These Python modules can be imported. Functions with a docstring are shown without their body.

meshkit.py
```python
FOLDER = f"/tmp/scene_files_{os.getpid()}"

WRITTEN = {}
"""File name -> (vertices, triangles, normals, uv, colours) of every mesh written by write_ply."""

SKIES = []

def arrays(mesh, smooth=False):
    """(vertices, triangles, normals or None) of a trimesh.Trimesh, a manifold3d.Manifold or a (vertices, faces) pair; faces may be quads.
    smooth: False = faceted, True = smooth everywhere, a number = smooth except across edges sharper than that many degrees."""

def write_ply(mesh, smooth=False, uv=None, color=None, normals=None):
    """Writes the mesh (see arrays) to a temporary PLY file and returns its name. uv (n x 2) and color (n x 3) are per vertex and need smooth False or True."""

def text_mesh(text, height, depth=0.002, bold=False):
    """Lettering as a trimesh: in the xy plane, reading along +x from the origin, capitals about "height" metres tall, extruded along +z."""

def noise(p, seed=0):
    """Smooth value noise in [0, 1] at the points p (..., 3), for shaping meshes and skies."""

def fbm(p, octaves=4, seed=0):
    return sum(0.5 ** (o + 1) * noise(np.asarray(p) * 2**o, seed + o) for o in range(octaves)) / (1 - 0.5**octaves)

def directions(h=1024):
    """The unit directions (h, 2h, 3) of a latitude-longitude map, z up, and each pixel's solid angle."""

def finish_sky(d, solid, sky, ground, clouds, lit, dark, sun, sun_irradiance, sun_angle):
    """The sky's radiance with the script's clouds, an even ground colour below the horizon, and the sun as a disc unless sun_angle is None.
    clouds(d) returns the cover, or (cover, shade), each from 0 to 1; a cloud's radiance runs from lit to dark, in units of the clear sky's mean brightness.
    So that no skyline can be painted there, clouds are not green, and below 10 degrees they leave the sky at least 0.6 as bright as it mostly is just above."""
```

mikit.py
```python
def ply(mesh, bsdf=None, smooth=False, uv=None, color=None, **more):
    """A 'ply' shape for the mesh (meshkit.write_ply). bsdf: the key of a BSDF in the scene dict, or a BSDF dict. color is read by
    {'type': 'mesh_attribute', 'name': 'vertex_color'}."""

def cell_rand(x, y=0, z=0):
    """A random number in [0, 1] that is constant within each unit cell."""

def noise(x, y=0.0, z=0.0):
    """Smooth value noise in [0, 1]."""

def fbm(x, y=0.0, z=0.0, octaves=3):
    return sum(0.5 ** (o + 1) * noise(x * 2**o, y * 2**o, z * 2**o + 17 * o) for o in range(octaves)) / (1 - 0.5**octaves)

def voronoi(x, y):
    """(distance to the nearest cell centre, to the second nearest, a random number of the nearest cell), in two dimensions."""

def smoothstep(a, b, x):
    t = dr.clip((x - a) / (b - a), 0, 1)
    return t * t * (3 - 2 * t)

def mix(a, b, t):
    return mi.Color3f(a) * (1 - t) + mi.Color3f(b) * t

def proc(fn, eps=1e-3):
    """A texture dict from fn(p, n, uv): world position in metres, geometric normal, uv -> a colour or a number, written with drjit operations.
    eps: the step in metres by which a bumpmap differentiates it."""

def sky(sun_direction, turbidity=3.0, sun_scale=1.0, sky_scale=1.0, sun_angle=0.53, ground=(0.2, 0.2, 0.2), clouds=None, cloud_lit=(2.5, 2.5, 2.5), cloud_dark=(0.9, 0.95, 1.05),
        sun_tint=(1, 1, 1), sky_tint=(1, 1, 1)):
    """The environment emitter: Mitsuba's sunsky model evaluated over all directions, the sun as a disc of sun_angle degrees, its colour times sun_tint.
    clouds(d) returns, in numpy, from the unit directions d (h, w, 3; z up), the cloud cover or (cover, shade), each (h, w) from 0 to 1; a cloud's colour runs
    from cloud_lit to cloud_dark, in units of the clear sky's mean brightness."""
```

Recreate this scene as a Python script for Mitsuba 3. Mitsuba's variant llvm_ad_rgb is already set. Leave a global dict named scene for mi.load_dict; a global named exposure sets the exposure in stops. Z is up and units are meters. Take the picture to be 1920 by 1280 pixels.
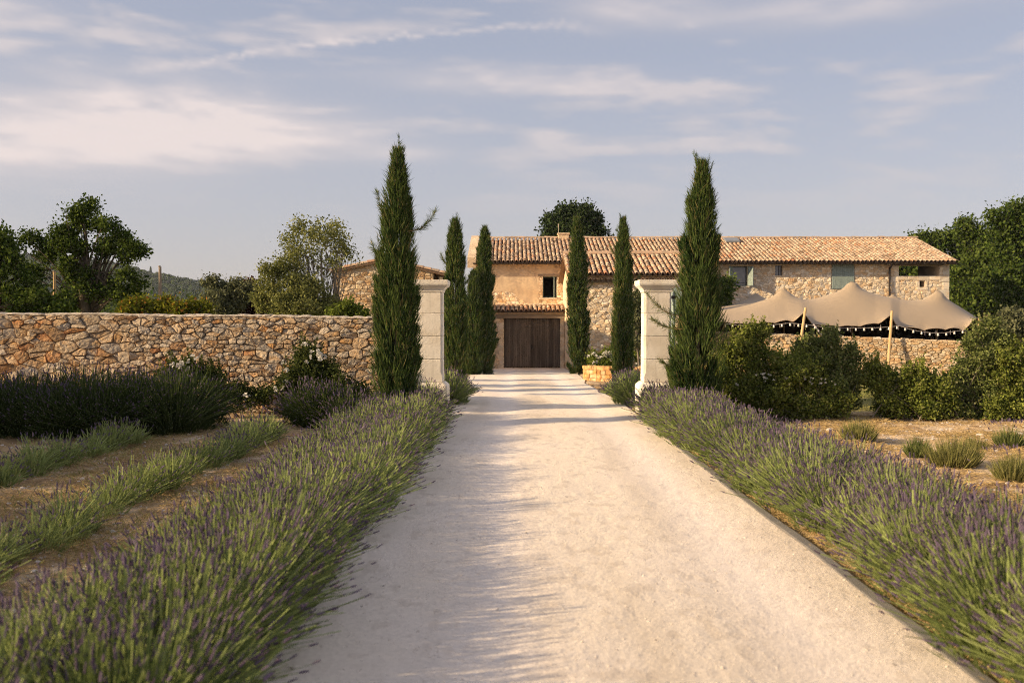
import math
import numpy as np, trimesh, drjit as dr, mitsuba as mi
from scipy.spatial import Voronoi, cKDTree
from scipy import sparse
from scipy.sparse.linalg import spsolve
from shapely.geometry import Polygon, box as sbox, Point
from shapely.prepared import prep
import shapely
import mikit, meshkit
from mikit import proc, noise, fbm, smoothstep, mix, cell_rand

scene, labels = {}, {}
T = mi.ScalarTransform4f

# ------------------------------------------------------------------ camera, sky, exposure
EYE = 1.75
FPX = 1867.0                      # focal length in pixels of the 1920 wide photograph
PITCH = math.atan(45 / FPX)
scene['camera'] = {'type': 'thinlens', 'fov': math.degrees(2 * math.atan(960 / FPX)), 'fov_axis': 'x',
                   'to_world': T().look_at(origin=[0, 0, EYE], target=[0, math.cos(PITCH), EYE - math.sin(PITCH)], up=[0, 0, 1]),
                   'near_clip': 0.05, 'far_clip': 6000.0, 'aperture_radius': 0.0078, 'focus_distance': 21.0}
exposure = 2.5
SUN_EL, SUN_AZ = math.radians(20.0), math.radians(17.5)   # azimuth: behind the left shoulder
SUN = np.array([-math.cos(SUN_AZ) * math.cos(SUN_EL), -math.sin(SUN_AZ) * math.cos(SUN_EL), math.sin(SUN_EL)])


def clouds(d):
    az = np.degrees(np.arctan2(d[..., 0], d[..., 1]))
    el = np.degrees(np.arcsin(np.clip(d[..., 2], -1, 1)))
    def f(sx, sy, seed, oc=4, wx=0.0):
        w = (meshkit.fbm(np.stack([az * .08, el * .2, az * 0 + 3.1], -1), 2, seed + 50) - .5) * wx
        return meshkit.fbm(np.stack([az * sx + w, el * sy + w + az * .02, az * 0 + seed], -1), oc, seed)
    streak = f(.11, .85, 3, 5, 2.5)
    fine = f(.35, 2.2, 9, 5, 3.0)
    broad = f(.045, .22, 21, 3, 1.5)
    veil = .36 + .22 * np.clip(1 - el / 14, 0, 1)
    cirrus = np.clip((streak * .6 + fine * .4 - .50 + (broad - .5) * .7) * 3.0, 0, .62)
    cirrus *= np.clip((el - 5.0) / 5, 0, 1)
    # the bank of pale cloud that lies in the north-west, and its tails
    def bank(a, e, wa, we, p=1.0):
        return np.exp(-(((az - a) / wa) ** 2 + ((el - e) / we) ** 2) ** p)
    tex = np.clip(.25 + 1.5 * (streak * .55 + fine * .45 - .15), 0, 1.25)
    b = bank(-20.5, 11.0, 7.0, 1.9) * 1.0 + bank(-13.5, 10.2, 6.5, 1.3) * .85 + bank(-26, 8.8, 8, 1.6) * .8 + bank(-6.5, 9.2, 2.6, .45) * .5 + bank(-29, 15.3, 4.5, 1.0) * .6 + bank(-1, 13.2, 8, .8) * .45 + bank(17, 16.4, 9, .9) * .6 + bank(6.5, 17.2, 3.5, 1.0) * .5
    b = np.clip(b * tex * 1.2, 0, .92)
    # the contrail
    ln = np.interp(az, [-22, -18, -12.5, -6, 0, 3, 5.5], [12.8, 13.45, 14.75, 15.6, 16.15, 16.2, 15.7])
    wob = (meshkit.noise(np.stack([az * 3.1, az * 0, az * 0 + 7], -1), 5) - .5) * .22
    wid = np.interp(az, [-19, -14, -8, 0, 5], [.20, .20, .15, .13, .3])
    amp = np.interp(az, [-22.5, -18.5, -17, -10, 0, 3, 6], [0, .30, .5, .62, .5, .35, 0])
    c = amp * np.exp(-(((el - ln - wob) / wid) ** 2)) * (.5 + meshkit.noise(np.stack([az * 4.2, el * 5, az * 0], -1), 8) * .8)
    cover = 1 - (1 - veil) * (1 - cirrus) * (1 - b) * (1 - np.clip(c, 0, 1))
    solid = 1 - (1 - cirrus * .8) * (1 - b) * (1 - np.clip(c, 0, 1))
    return np.clip(cover, 0, 1), np.clip(1 - solid * 1.15, 0, 1)


scene['sky'] = mikit.sky(SUN.tolist(), turbidity=4.0, sky_scale=.97, sun_scale=1.0, sun_angle=1.0, clouds=clouds, cloud_lit=(2.02, 1.78, 1.74), cloud_dark=(1.27, 1.19, 1.22),
                         sun_tint=(.96, .985, 1.04), sky_tint=(1.07, .912, .985), ground=(.2, .17, .13))


# ------------------------------------------------------------------ helpers
def at(px, py, Y):
    """The point at depth Y that stands at pixel (px, py) of the 1920 wide photograph."""
    a, u = (px - 960) / FPX, -(py - 640) / FPX
    d = np.array([a, math.cos(PITCH) + u * math.sin(PITCH), -math.sin(PITCH) + u * math.cos(PITCH)])
    return np.array([0, 0, EYE]) + d * (Y / d[1])


_used = {}


def key_of(name):
    if name not in _used:
        _used[name] = 0
        return name
    _used[name] += 1
    return f'{name}_{_used[name]:03d}'


def thing(name, label=None, cat=None, group=None, kind=None):
    k = key_of(name)
    tag(k, label, cat, group, kind)
    return k


def tag(k, label=None, cat=None, group=None, kind=None):
    d = {a: b for a, b in (('label', label), ('category', cat), ('group', group), ('kind', kind)) if b}
    if d:
        labels.setdefault(k, {}).update(d)
    return k


def obj(name, mesh, bsdf, parent=None, smooth=False, uv=None, label=None, kind=None, cat=None, group=None):
    k = key_of(f'{parent}__{name}' if parent else name)
    if uv is not None and np.size(uv) == 2:
        uv = np.tile(np.reshape(uv, (1, 2)), (len(mesh[0]), 1))
    scene[k] = mikit.ply(mesh, bsdf, smooth=smooth, uv=uv)
    tag(k, label, cat, group, kind)
    return k


def joined(parts):
    """Joins (v, f) or (v, f, uv) pieces."""
    vs, fs, us, n = [], [], [], 0
    for p in parts:
        vs.append(np.asarray(p[0], float)); fs.append(np.asarray(p[1], int) + n); n += len(p[0])
        if len(p) > 2:
            us.append(np.broadcast_to(p[2], (len(p[0]), 2)))
    return (np.vstack(vs), np.vstack(fs)) + ((np.vstack(us),) if us else ())


def tri(m):
    return np.asarray(m.vertices), np.asarray(m.faces)


def box(x0, x1, y0, y1, z0, z1, c=0.0, rng=None, jit=0):
    """A box, its upright and level edges chamfered by c."""
    if c <= 0:
        m = trimesh.creation.box(bounds=[[x0, y0, z0], [x1, y1, z1]])
        return tri(m)
    pts = []
    for sx, sy, sz in np.ndindex(2, 2, 2):
        for k in range(3):
            o = [(x0 + c, x1 - c)[sx], (y0 + c, y1 - c)[sy], (z0 + c, z1 - c)[sz]]
            o[k] = ((x0, x1), (y0, y1), (z0, z1))[k][(sx, sy, sz)[k]]
            pts.append(o)
    pts = np.array(pts)
    if jit:
        pts = pts + rng.normal(0, jit, pts.shape)
    return tri(trimesh.convex.convex_hull(pts))


def tube(points, radii, sides=6, cap=True):
    p = np.asarray(points, float)
    t = np.gradient(p, axis=0)
    t /= np.linalg.norm(t, axis=1, keepdims=True) + 1e-12
    ref = np.array([0, 0, 1.0]) if abs(t[:, 2]).mean() < .8 else np.array([1.0, 0, 0])
    a = np.cross(t, ref); a /= np.linalg.norm(a, axis=1, keepdims=True) + 1e-12
    b, ang = np.cross(t, a), np.arange(sides) * 2 * np.pi / sides
    r = np.broadcast_to(np.asarray(radii, float), (len(p),))
    v = (p[:, None] + r[:, None, None] * (np.cos(ang)[None, :, None] * a[:, None] + np.sin(ang)[None, :, None] * b[:, None])).reshape(-1, 3)
    i, j = [x.ravel() for x in np.meshgrid(np.arange(len(p) - 1), np.arange(sides), indexing='ij')]
    q = np.stack([i * sides + j, (i + 1) * sides + j, (i + 1) * sides + (j + 1) % sides, i * sides + (j + 1) % sides], -1)
    f = np.vstack([q[:, [0, 1, 2]], q[:, [0, 2, 3]]])
    if cap:
        n = len(v)
        v = np.vstack([v, p[:1], p[-1:]])
        k = np.arange(sides); e = (len(p) - 1) * sides
        f = np.vstack([f, np.stack([np.full(sides, n), k, (k + 1) % sides], 1), np.stack([np.full(sides, n + 1), e + (k + 1) % sides, e + k], 1)])
    return v, f


def rotz(v, a, c=(0, 0, 0)):
    s, co = math.sin(a), math.cos(a)
    w = np.asarray(v, float) - c
    return np.stack([w[:, 0] * co - w[:, 1] * s, w[:, 0] * s + w[:, 1] * co, w[:, 2]], -1) + c


def unit(v):
    return v / (np.linalg.norm(v, axis=-1, keepdims=True) + 1e-12)


def rand_dirs(rng, n):
    return unit(rng.normal(size=(n, 3)))


def diamonds(base, d, side, length, width, tone, mid=.45):
    """n leaves as two-triangle diamonds; tone (n, 2) goes to uv."""
    n = len(base)
    L, W = np.reshape(length, (-1, 1)), np.reshape(width, (-1, 1))
    v = np.stack([base, base + d * L * mid + side * W, base + d * L, base + d * L * mid - side * W], 1)
    i = np.arange(n)[:, None] * 4
    return v.reshape(-1, 3), np.vstack([i + [0, 1, 2], i + [0, 2, 3]]), np.repeat(tone, 4, 0)


def gz(x, y):
    """Height of the ground: level to the gate, then falling gently to the house."""
    y = np.asarray(y, float)
    t = np.clip((y - 19) / 33, 0, 1)
    return -.88 * (t * .7 + .3 * t * t * (3 - 2 * t)) + 0 * np.asarray(x, float)


# ------------------------------------------------------------------ materials
def principled(color, rough=.85, spec=.25, **k):
    return {'type': 'principled', 'base_color': color if isinstance(color, dict) else {'type': 'rgb', 'value': list(color)}, 'roughness': rough, 'specular': spec, **k}


def bumped(inner, fn, scale=1.0, eps=.003):
    return {'type': 'bumpmap', 'height': proc(fn, eps), 'scale': scale, 'inner': inner}


def two(b):
    return {'type': 'twosided', 'inner': b}


def ramp(t, stops):
    """Piecewise colour ramp."""
    c = mi.Color3f(stops[0][1])
    for (a, ca), (b, cb) in zip(stops, stops[1:]):
        c = mix(c, cb, dr.clip((t - a) / (b - a), 0, 1))
    return c


def stone_mat(name, stops, patch, bump=.012, freq=1.0):
    def col(p, n, uv):
        a = fbm(p.x * 9 * freq, p.y * 9 * freq, p.z * 9 * freq, 3)
        g = fbm(p.x * 60 * freq, p.y * 60 * freq, p.z * 60 * freq, 2)
        c = ramp(dr.clip(uv.x + (a - .5) * .55, 0, 1), stops)
        c = mix(c, patch, smoothstep(.52, .75, fbm(p.x * 5 * freq + uv.y * 40, p.y * 5 * freq, p.z * 7 * freq, 2)) * .6)
        return c * (.72 + .56 * g) * (.82 + .36 * uv.y)
    def h(p, n, uv):
        return fbm(p.x * 22 * freq, p.y * 22 * freq, p.z * 22 * freq, 4)
    scene[name] = bumped(principled(proc(col), .92, .15), h, bump)


stone_mat('wall_stone_mat', [(0, (.41, .36, .30)), (.35, (.46, .365, .26)), (.6, (.45, .305, .175)), (.82, (.42, .215, .10)), (1, (.25, .12, .065))], (.42, .235, .085), .03, 1)
stone_mat('pale_stone_mat', [(0, (.78, .70, .58)), (.4, (.80, .66, .48)), (.75, (.74, .53, .32)), (1, (.58, .38, .21))], (.70, .52, .31), .02, .8)
stone_mat('terrace_stone_mat', [(0, (.60, .52, .41)), (.4, (.60, .46, .30)), (.8, (.56, .36, .19)), (1, (.40, .25, .14))], (.52, .35, .18), .04, .8)
stone_mat('planter_stone_mat', [(0, (.56, .43, .26)), (.5, (.56, .35, .16)), (1, (.5, .26, .1))], (.56, .31, .1), .03, .8)


def mortar(name, base, k=30):
    def col(p, n, uv):
        return mi.Color3f(base) * (.7 + .6 * fbm(p.x * k, p.y * k, p.z * k, 3))
    scene[name] = bumped(principled(proc(col), .95, .1), lambda p, n, uv: fbm(p.x * 40, p.y * 40, p.z * 40, 3), .01)


mortar('mortar_mat', (.19, .14, .095))
mortar('pale_mortar_mat', (.58, .48, .35))
mortar('coping_mat', (.52, .45, .36))


def plaster_col(p, n, uv):
    a = fbm(p.x * .9, p.y, p.z * 1.3, 4)
    b = fbm(p.x * 14, p.y * 14, p.z * 14, 3)
    c = mix((.68, .53, .36), (.60, .45, .295), smoothstep(.35, .7, a))
    c = mix(c, (.42, .31, .22), smoothstep(.55, .8, fbm(p.x * 3 + 9, p.y, p.z * .8, 3)) * .5)
    return c * (.82 + .36 * b)


scene['plaster_mat'] = bumped(principled(proc(plaster_col), .95, .1), lambda p, n, uv: fbm(p.x * 9, p.y * 9, p.z * 9, 4), .03)


def dressed_col(p, n, uv):
    a = fbm(p.x * 3 + uv.x * 30, p.y * 3, p.z * 3, 4)
    pit = smoothstep(.60, .74, fbm(p.x * 45, p.y * 45, p.z * 45, 2))
    c = mix((.74, .68, .59), (.63, .56, .46), smoothstep(.4, .75, a))
    streak = smoothstep(.55, .8, fbm(p.x * 22, p.y * 22, p.z * 1.5, 3))
    c = mix(c, (.40, .35, .28), streak * .35)
    return mix(c, (.46, .40, .33), pit * .35) * (.94 + .12 * uv.y)


scene['dressed_stone_mat'] = bumped(principled(proc(dressed_col), .9, .15), lambda p, n, uv: fbm(p.x * 26, p.y * 26, p.z * 26, 4) + .6 * smoothstep(.5, .8, noise(p.x * 40, p.y * 40, p.z * 40)), .0028)


def tile_col(p, n, uv):
    a = fbm(p.x * 12, p.y * 12, p.z * 12, 3)
    c = ramp(dr.clip(uv.x + (a - .5) * .35, 0, 1), [(0, (.26, .17, .11)), (.18, (.40, .285, .195)), (.42, (.53, .405, .295)), (.62, (.50, .33, .215)), (.82, (.52, .27, .15)), (1, (.42, .19, .11))])
    lichen = smoothstep(.56, .7, fbm(p.x * 7 + 3, p.y * 7, p.z * 7, 3))
    return mix(c, (.36, .30, .20), lichen * .5) * (.75 + .5 * uv.y)


scene['roof_tile_mat'] = bumped(principled(proc(tile_col), .9, .15), lambda p, n, uv: fbm(p.x * 40, p.y * 40, p.z * 40, 3), .006)
scene['roof_bed_mat'] = principled((.20, .13, .085), .95, .1)


def wood(name, c0, c1, k=1.0, axis='z'):
    def col(p, n, uv):
        u, v = (p.x, p.z) if axis == 'z' else (p.z, p.x)
        g = fbm(u * 55 * k + uv.x * 50, p.y * 55 * k, v * 1.6 * k, 3)
        s = fbm(u * 6 + uv.x * 9, p.y * 6, v * .9, 2)
        return mix(c0, c1, dr.clip(g * .7 + s * .6 - .25, 0, 1)) * (.8 + .4 * uv.y)
    def h(p, n, uv):
        u, v = (p.x, p.z) if axis == 'z' else (p.z, p.x)
        return fbm(u * 60 * k, p.y * 60 * k, v * 2, 3)
    scene[name] = bumped(principled(proc(col), .85, .2), h, .004)


wood('door_wood_mat', (.045, .036, .030), (.27, .22, .175))
wood('beam_wood_mat', (.22, .17, .12), (.40, .32, .24), 1, 'x')
wood('pole_wood_mat', (.55, .36, .17), (.66, .47, .26))
wood('post_wood_mat', (.28, .21, .15), (.45, .36, .27))
scene['teal_paint_mat'] = principled(proc(lambda p, n, uv: mi.Color3f(.27, .335, .31) * (.82 + .36 * fbm(p.x * 16, p.y * 16, p.z * 2.5, 3))), .55, .35)
scene['dark_teal_mat'] = principled((.045, .075, .075), .5, .35)
scene['dark_metal_mat'] = principled((.035, .025, .02), .5, .4)
scene['skylight_mat'] = principled((.30, .32, .33), .4, .5, metallic=.4)
scene['glass_mat'] = {'type': 'thindielectric', 'int_ior': 1.9}
scene['interior_mat'] = principled((.045, .04, .035), .95, .05)
scene['dark_room_mat'] = principled((.10, .085, .07), .95, .05)
scene['tent_mat'] = two(bumped(principled(proc(lambda p, n, uv: mi.Color3f(  .395, .308, .21) * (.95 + .1 * fbm(p.x * .8, p.y * .8, p.z, 3))), .62, .3, sheen=.3),
                               lambda p, n, uv: fbm(p.x * 2.2, p.y * 2.2, p.z * 2.2, 3) * .5 + fbm(p.x * .8 + p.z * 3, p.y * 5, 0, 2), .004, .01))
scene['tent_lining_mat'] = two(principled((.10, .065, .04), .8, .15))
scene['webbing_mat'] = two(principled((.42, .37, .36), .7, .2))
scene['bulb_mat'] = principled((.82, .80, .74), .25, .5)
scene['cable_mat'] = principled((.48, .44, .40), .6, .3)
scene['edging_mat'] = principled(proc(lambda p, n, uv: mi.Color3f(.17, .16, .15) * (.75 + .5 * fbm(p.x * 9, p.y * 9, p.z * 30, 4))), .7, .3)


def leaf_mat(name, dark, light, trans=.5, rough=.6, third=None, spec=.3):
    """uv.x: tone of the clump and leaf, uv.y: a second random number."""
    def col(p, n, uv):
        c = mix(dark, light, uv.x)
        if third is not None:
            c = mix(c, third, smoothstep(.86, .97, uv.y))
        return c * (.8 + .4 * uv.y)
    scene[name] = {'type': 'principledthin', 'base_color': proc(col), 'roughness': rough, 'diff_trans': trans, 'spec_trans': 0.0, 'eta': 1.3}


leaf_mat('cypress_mat', (.028, .058, .018), (.115, .16, .045), .35, .7, (.20, .16, .07))
leaf_mat('lavender_stem_mat', (.115, .155, .046), (.37, .43, .16), .5, .75)
leaf_mat('lavender_flower_mat', (.082, .058, .092), (.215, .165, .238), .3, .85)
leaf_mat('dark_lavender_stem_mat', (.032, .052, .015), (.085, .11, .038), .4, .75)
leaf_mat('oak_mat', (.032, .060, .013), (.155, .205, .04), .45, .5)
leaf_mat('grove_mat', (.032, .062, .013), (.155, .205, .045), .5, .5)
leaf_mat('pine_mat', (.028, .050, .020), (.075, .105, .042), .35, .6)
leaf_mat('airy_mat', (.13, .15, .04), (.34, .34, .12), .5, .6)
leaf_mat('olive_mat', (.09, .105, .050), (.23, .235, .13), .4, .6)
leaf_mat('shrub_mat', (.055, .085, .016), (.31, .35, .075), .5, .45, (.24, .24, .09))
leaf_mat('silver_shrub_mat', (.06, .09, .024), (.29, .33, .11), .45, .5, (.26, .25, .13))
leaf_mat('vine_mat', (.10, .13, .018), (.27, .26, .03), .6, .5, (.34, .14, .03))
leaf_mat('red_mat', (.055, .025, .018), (.13, .06, .04), .4, .6)
leaf_mat('bright_mat', (.09, .13, .02), (.22, .26, .05), .55, .5)
leaf_mat('rose_leaf_mat', (.040, .062, .018), (.12, .14, .04), .5, .5)
leaf_mat('petal_mat', (.62, .60, .55), (.80, .78, .72), .4, .7)
leaf_mat('pink_petal_mat', (.42, .36, .44), (.62, .55, .62), .4, .7)
leaf_mat('grass_mat', (.14, .155, .045), (.38, .35, .14), .5, .7)
leaf_mat('straw_mat', (.35, .24, .10), (.62, .47, .23), .3, .8)
scene['forest_mat'] = principled(proc(lambda p, n, uv: mix((.020, .036, .012), (.050, .068, .026), dr.clip(uv.x + (fbm(p.x * .5, p.y * .5, p.z * .5, 3) - .5), 0, 1)) * (.6 + .8 * fbm(p.x * 2, p.y * 2, p.z * 2, 2))), .95, .1)


def bark(name, c):
    scene[name] = bumped(principled(proc(lambda p, n, uv: mi.Color3f(c) * (.5 + fbm(p.x * 25, p.y * 25, p.z * 5, 3))), .95, .1), lambda p, n, uv: fbm(p.x * 30, p.y * 30, p.z * 6, 3), .02)


bark('bark_mat', (.12, .095, .07))
bark('grey_bark_mat', (.20, .17, .135))
bark('twig_mat', (.26, .17, .09))


def ground_col(p, n, uv):
    dist = dr.sqrt(p.x * p.x + p.y * p.y)
    a = fbm(p.x * .7, p.y * .7, 0, 4)
    f = fbm(p.x * 24, p.y * 24, 0, 3)
    soil = mix((.30, .20, .105), (.44, .315, .175), smoothstep(.35, .65, a))
    pale = smoothstep(.52, .68, fbm(p.x * 3.5 + 4, p.y * 3.5, 5, 3))
    soil = mix(soil, (.50, .40, .29), pale * .7)
    soil = mix(soil, (.22, .14, .075), smoothstep(.54, .70, fbm(p.x * 5, p.y * 5, 9, 3)) * .7)
    lawn = mix((.11, .125, .03), (.24, .215, .075), smoothstep(.35, .65, fbm(p.x * 1.6, p.y * 1.6, 2, 4)))
    c = mix(soil, lawn, smoothstep(18.2, 19.8, p.y + (a - .5) * 2) * smoothstep(3.2, 3.9, dr.abs(p.x - .6) + (a - .5)))
    far = mix((.10, .115, .035), (.20, .17, .08), smoothstep(.4, .6, fbm(p.x * .03, p.y * .03, 0, 3)))
    c = mix(c, far, smoothstep(55, 90, dist))
    return c * (.6 + .8 * f)


def ground_h(p, n, uv):
    return fbm(p.x * 6, p.y * 6, 0, 3) * .04 + fbm(p.x * 45, p.y * 45, 0, 3) * .012


scene['ground_mat'] = bumped(principled(proc(ground_col), .95, .1), ground_h, 1.0, .004)


def drive_col(p, n, uv):
    g = fbm(p.x * 55, p.y * 55, 0, 3)
    g2 = fbm(p.x * 130, p.y * 130, 4, 2)
    lane = fbm(p.x * 1.9 + .3 * noise(p.y * .35), p.y * .10, 2, 3)
    c = mix((.66, .575, .475), (.56, .48, .385), smoothstep(.40, .66, lane))
    patch = smoothstep(.45, .70, fbm(p.x * .8 + 7, p.y * .45, 1, 4))
    c = mix(c, (.66, .58, .50), patch * .65)
    track = dr.exp(-dr.square((p.x - 1.55 - .1 * noise(p.y * .3)) / .33)) + dr.exp(-dr.square((p.x + .15 - .1 * noise(p.y * .3, 3)) / .33))
    c = mix(c, (.70, .625, .56), dr.clip(track, 0, 1) * .85)
    dirt = smoothstep(.60, .74, fbm(p.x * 9, p.y * 5, 6, 3)) * (1 - .7 * dr.clip(track, 0, 1))
    c = mix(c, (.36, .29, .22), dirt * .28)
    return c * (.81 + .24 * g + .13 * g2)


def drive_h(p, n, uv):
    return fbm(p.x * 60, p.y * 60, 0, 3) * .0042 + fbm(p.x * 11, p.y * 6, 3, 3) * .010


scene['drive_mat'] = bumped(principled(proc(drive_col), .93, .12), drive_h, 1.0, .003)
scene['pebble_mat'] = principled(proc(lambda p, n, uv: mix((.54, .46, .38), (.70, .62, .54), uv.x) * (.88 + .24 * uv.y)), .9, .15)
scene['rock_mat'] = bumped(principled(proc(lambda p, n, uv: mix((.50, .43, .36), (.66, .60, .54), uv.x) * (.7 + .6 * fbm(p.x * 20, p.y * 20, p.z * 20, 3))), .92, .15), lambda p, n, uv: fbm(p.x * 30, p.y * 30, p.z * 30, 3), .02)
scene['hill_mat'] = principled((.04, .05, .025), .95, .05)
scene['terrace_floor_mat'] = principled((.22, .19, .15), .9, .1)


# ------------------------------------------------------------------ ground, drive, hills
def grid(xs, ys, zf):
    X, Y = np.meshgrid(xs, ys)
    v = np.stack([X, Y, zf(X, Y)], -1).reshape(-1, 3)
    n, m = len(xs), len(ys)
    i = (np.arange(m - 1)[:, None] * n + np.arange(n - 1)[None]).ravel()
    return v, np.vstack([np.stack([i, i + 1, i + n + 1], 1), np.stack([i, i + n + 1, i + n], 1)])


def drive_edges(y):
    l = np.interp(y, [-10, 19, 24, 32, 42, 46, 60], [-1.26, -1.22, -1.30, -1.55, -1.75, -2.0, -2.2])
    r = np.interp(y, [-10, 19, 24, 31, 34, 42, 46, 60], [2.25, 2.25, 2.26, 2.26, 2.5, 2.75, 2.75, 2.75])
    return l, r


def ground_z(X, Y):
    near = np.exp(-((X / 40) ** 2 + ((Y - 10) / 40) ** 2))
    l, r = drive_edges(Y)
    off = np.clip((np.maximum(l - X, X - r) - .14) / .35, 0, 1)          # the beds lie a little proud of the drive and roll gently
    p = np.stack([X * .9, Y * .9, X * 0], -1)
    q = np.stack([X * 3.2, Y * 3.2, X * 0 + 5], -1)
    roll = (meshkit.fbm(p, 3, 4) - .42) * .16 + (meshkit.fbm(q, 2, 6) - .5) * .05
    onroad = (Y < 52.2) & (X > l - .02) & (X < r + .02)
    return gz(X, Y) + off * roll * near - np.where(onroad, .07, 0)


xs = np.concatenate([[-1600, -900, -400, -200, -100, -60, -40, -30, -24, -19, -15], np.arange(-12, 13.01, .16), [15, 19, 24, 30, 40, 60, 100, 200, 400, 900, 1600]])
ys = np.concatenate([[-200, -60, -20, -8, -3, -1], np.arange(0, 24.01, .16), np.arange(24.5, 40, .5), np.arange(41, 60, 1.0), [65, 75, 90, 120, 160, 220, 300, 450, 700, 1000, 1450]])
obj('ground', grid(xs, ys, ground_z), 'ground_mat', smooth=True, kind='structure')

ys = np.concatenate([np.arange(-4, 20, .25), np.arange(20, 53, .5), [53.0]])
l, r = drive_edges(ys)
ts = np.linspace(0, 1, 25)
X = l[:, None] * (1 - ts) + r[:, None] * ts
Y = np.repeat(ys[:, None], 25, 1)
rut = -.018 * (np.exp(-((X - 1.55) / .3) ** 2) + np.exp(-((X + .15) / .3) ** 2)) + (meshkit.fbm(np.stack([X * 2.5, Y * 1.1, X * 0], -1), 3, 31) - .5) * .022
Z = gz(X, Y) + .012 + np.where(Y < 51, rut, 0)
i = (np.arange(len(ys) - 1)[:, None] * 25 + np.arange(24)[None]).ravel()
obj('driveway', (np.stack([X, Y, Z], -1).reshape(-1, 3), np.vstack([np.stack([i, i + 1, i + 26], 1), np.stack([i, i + 26, i + 25], 1)])), 'drive_mat', smooth=True, kind='structure')

# loose gravel on the drive, near the lens
rng = np.random.default_rng(11)
n = 26000
py_ = 3.2 + 11 * rng.random(n) ** 1.7
lx, rx = drive_edges(py_)
edgey = rng.random(n)
px_ = lx + (rx - lx) * np.where(rng.random(n) < .45, .5 + .5 * np.sign(edgey - .5) * np.abs(2 * edgey - 1) ** .45, edgey)
s = rng.uniform(.0020, .0055, n) * (1 + 1.5 * (rng.random(n) < .04))
octv = np.array([[1, 0, 0], [-1, 0, 0], [0, 1, 0], [0, -1, 0], [0, 0, 1.0]])
octf = np.array([[0, 2, 4], [2, 1, 4], [1, 3, 4], [3, 0, 4]])
v = octv[None] * s[:, None, None] * rng.uniform(.6, 1.3, (n, 5, 3))
a = rng.random(n) * 6.28
c_, s_ = np.cos(a)[:, None], np.sin(a)[:, None]
v = np.stack([v[..., 0] * c_ - v[..., 1] * s_, v[..., 0] * s_ + v[..., 1] * c_, v[..., 2] * .8], -1)
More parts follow.
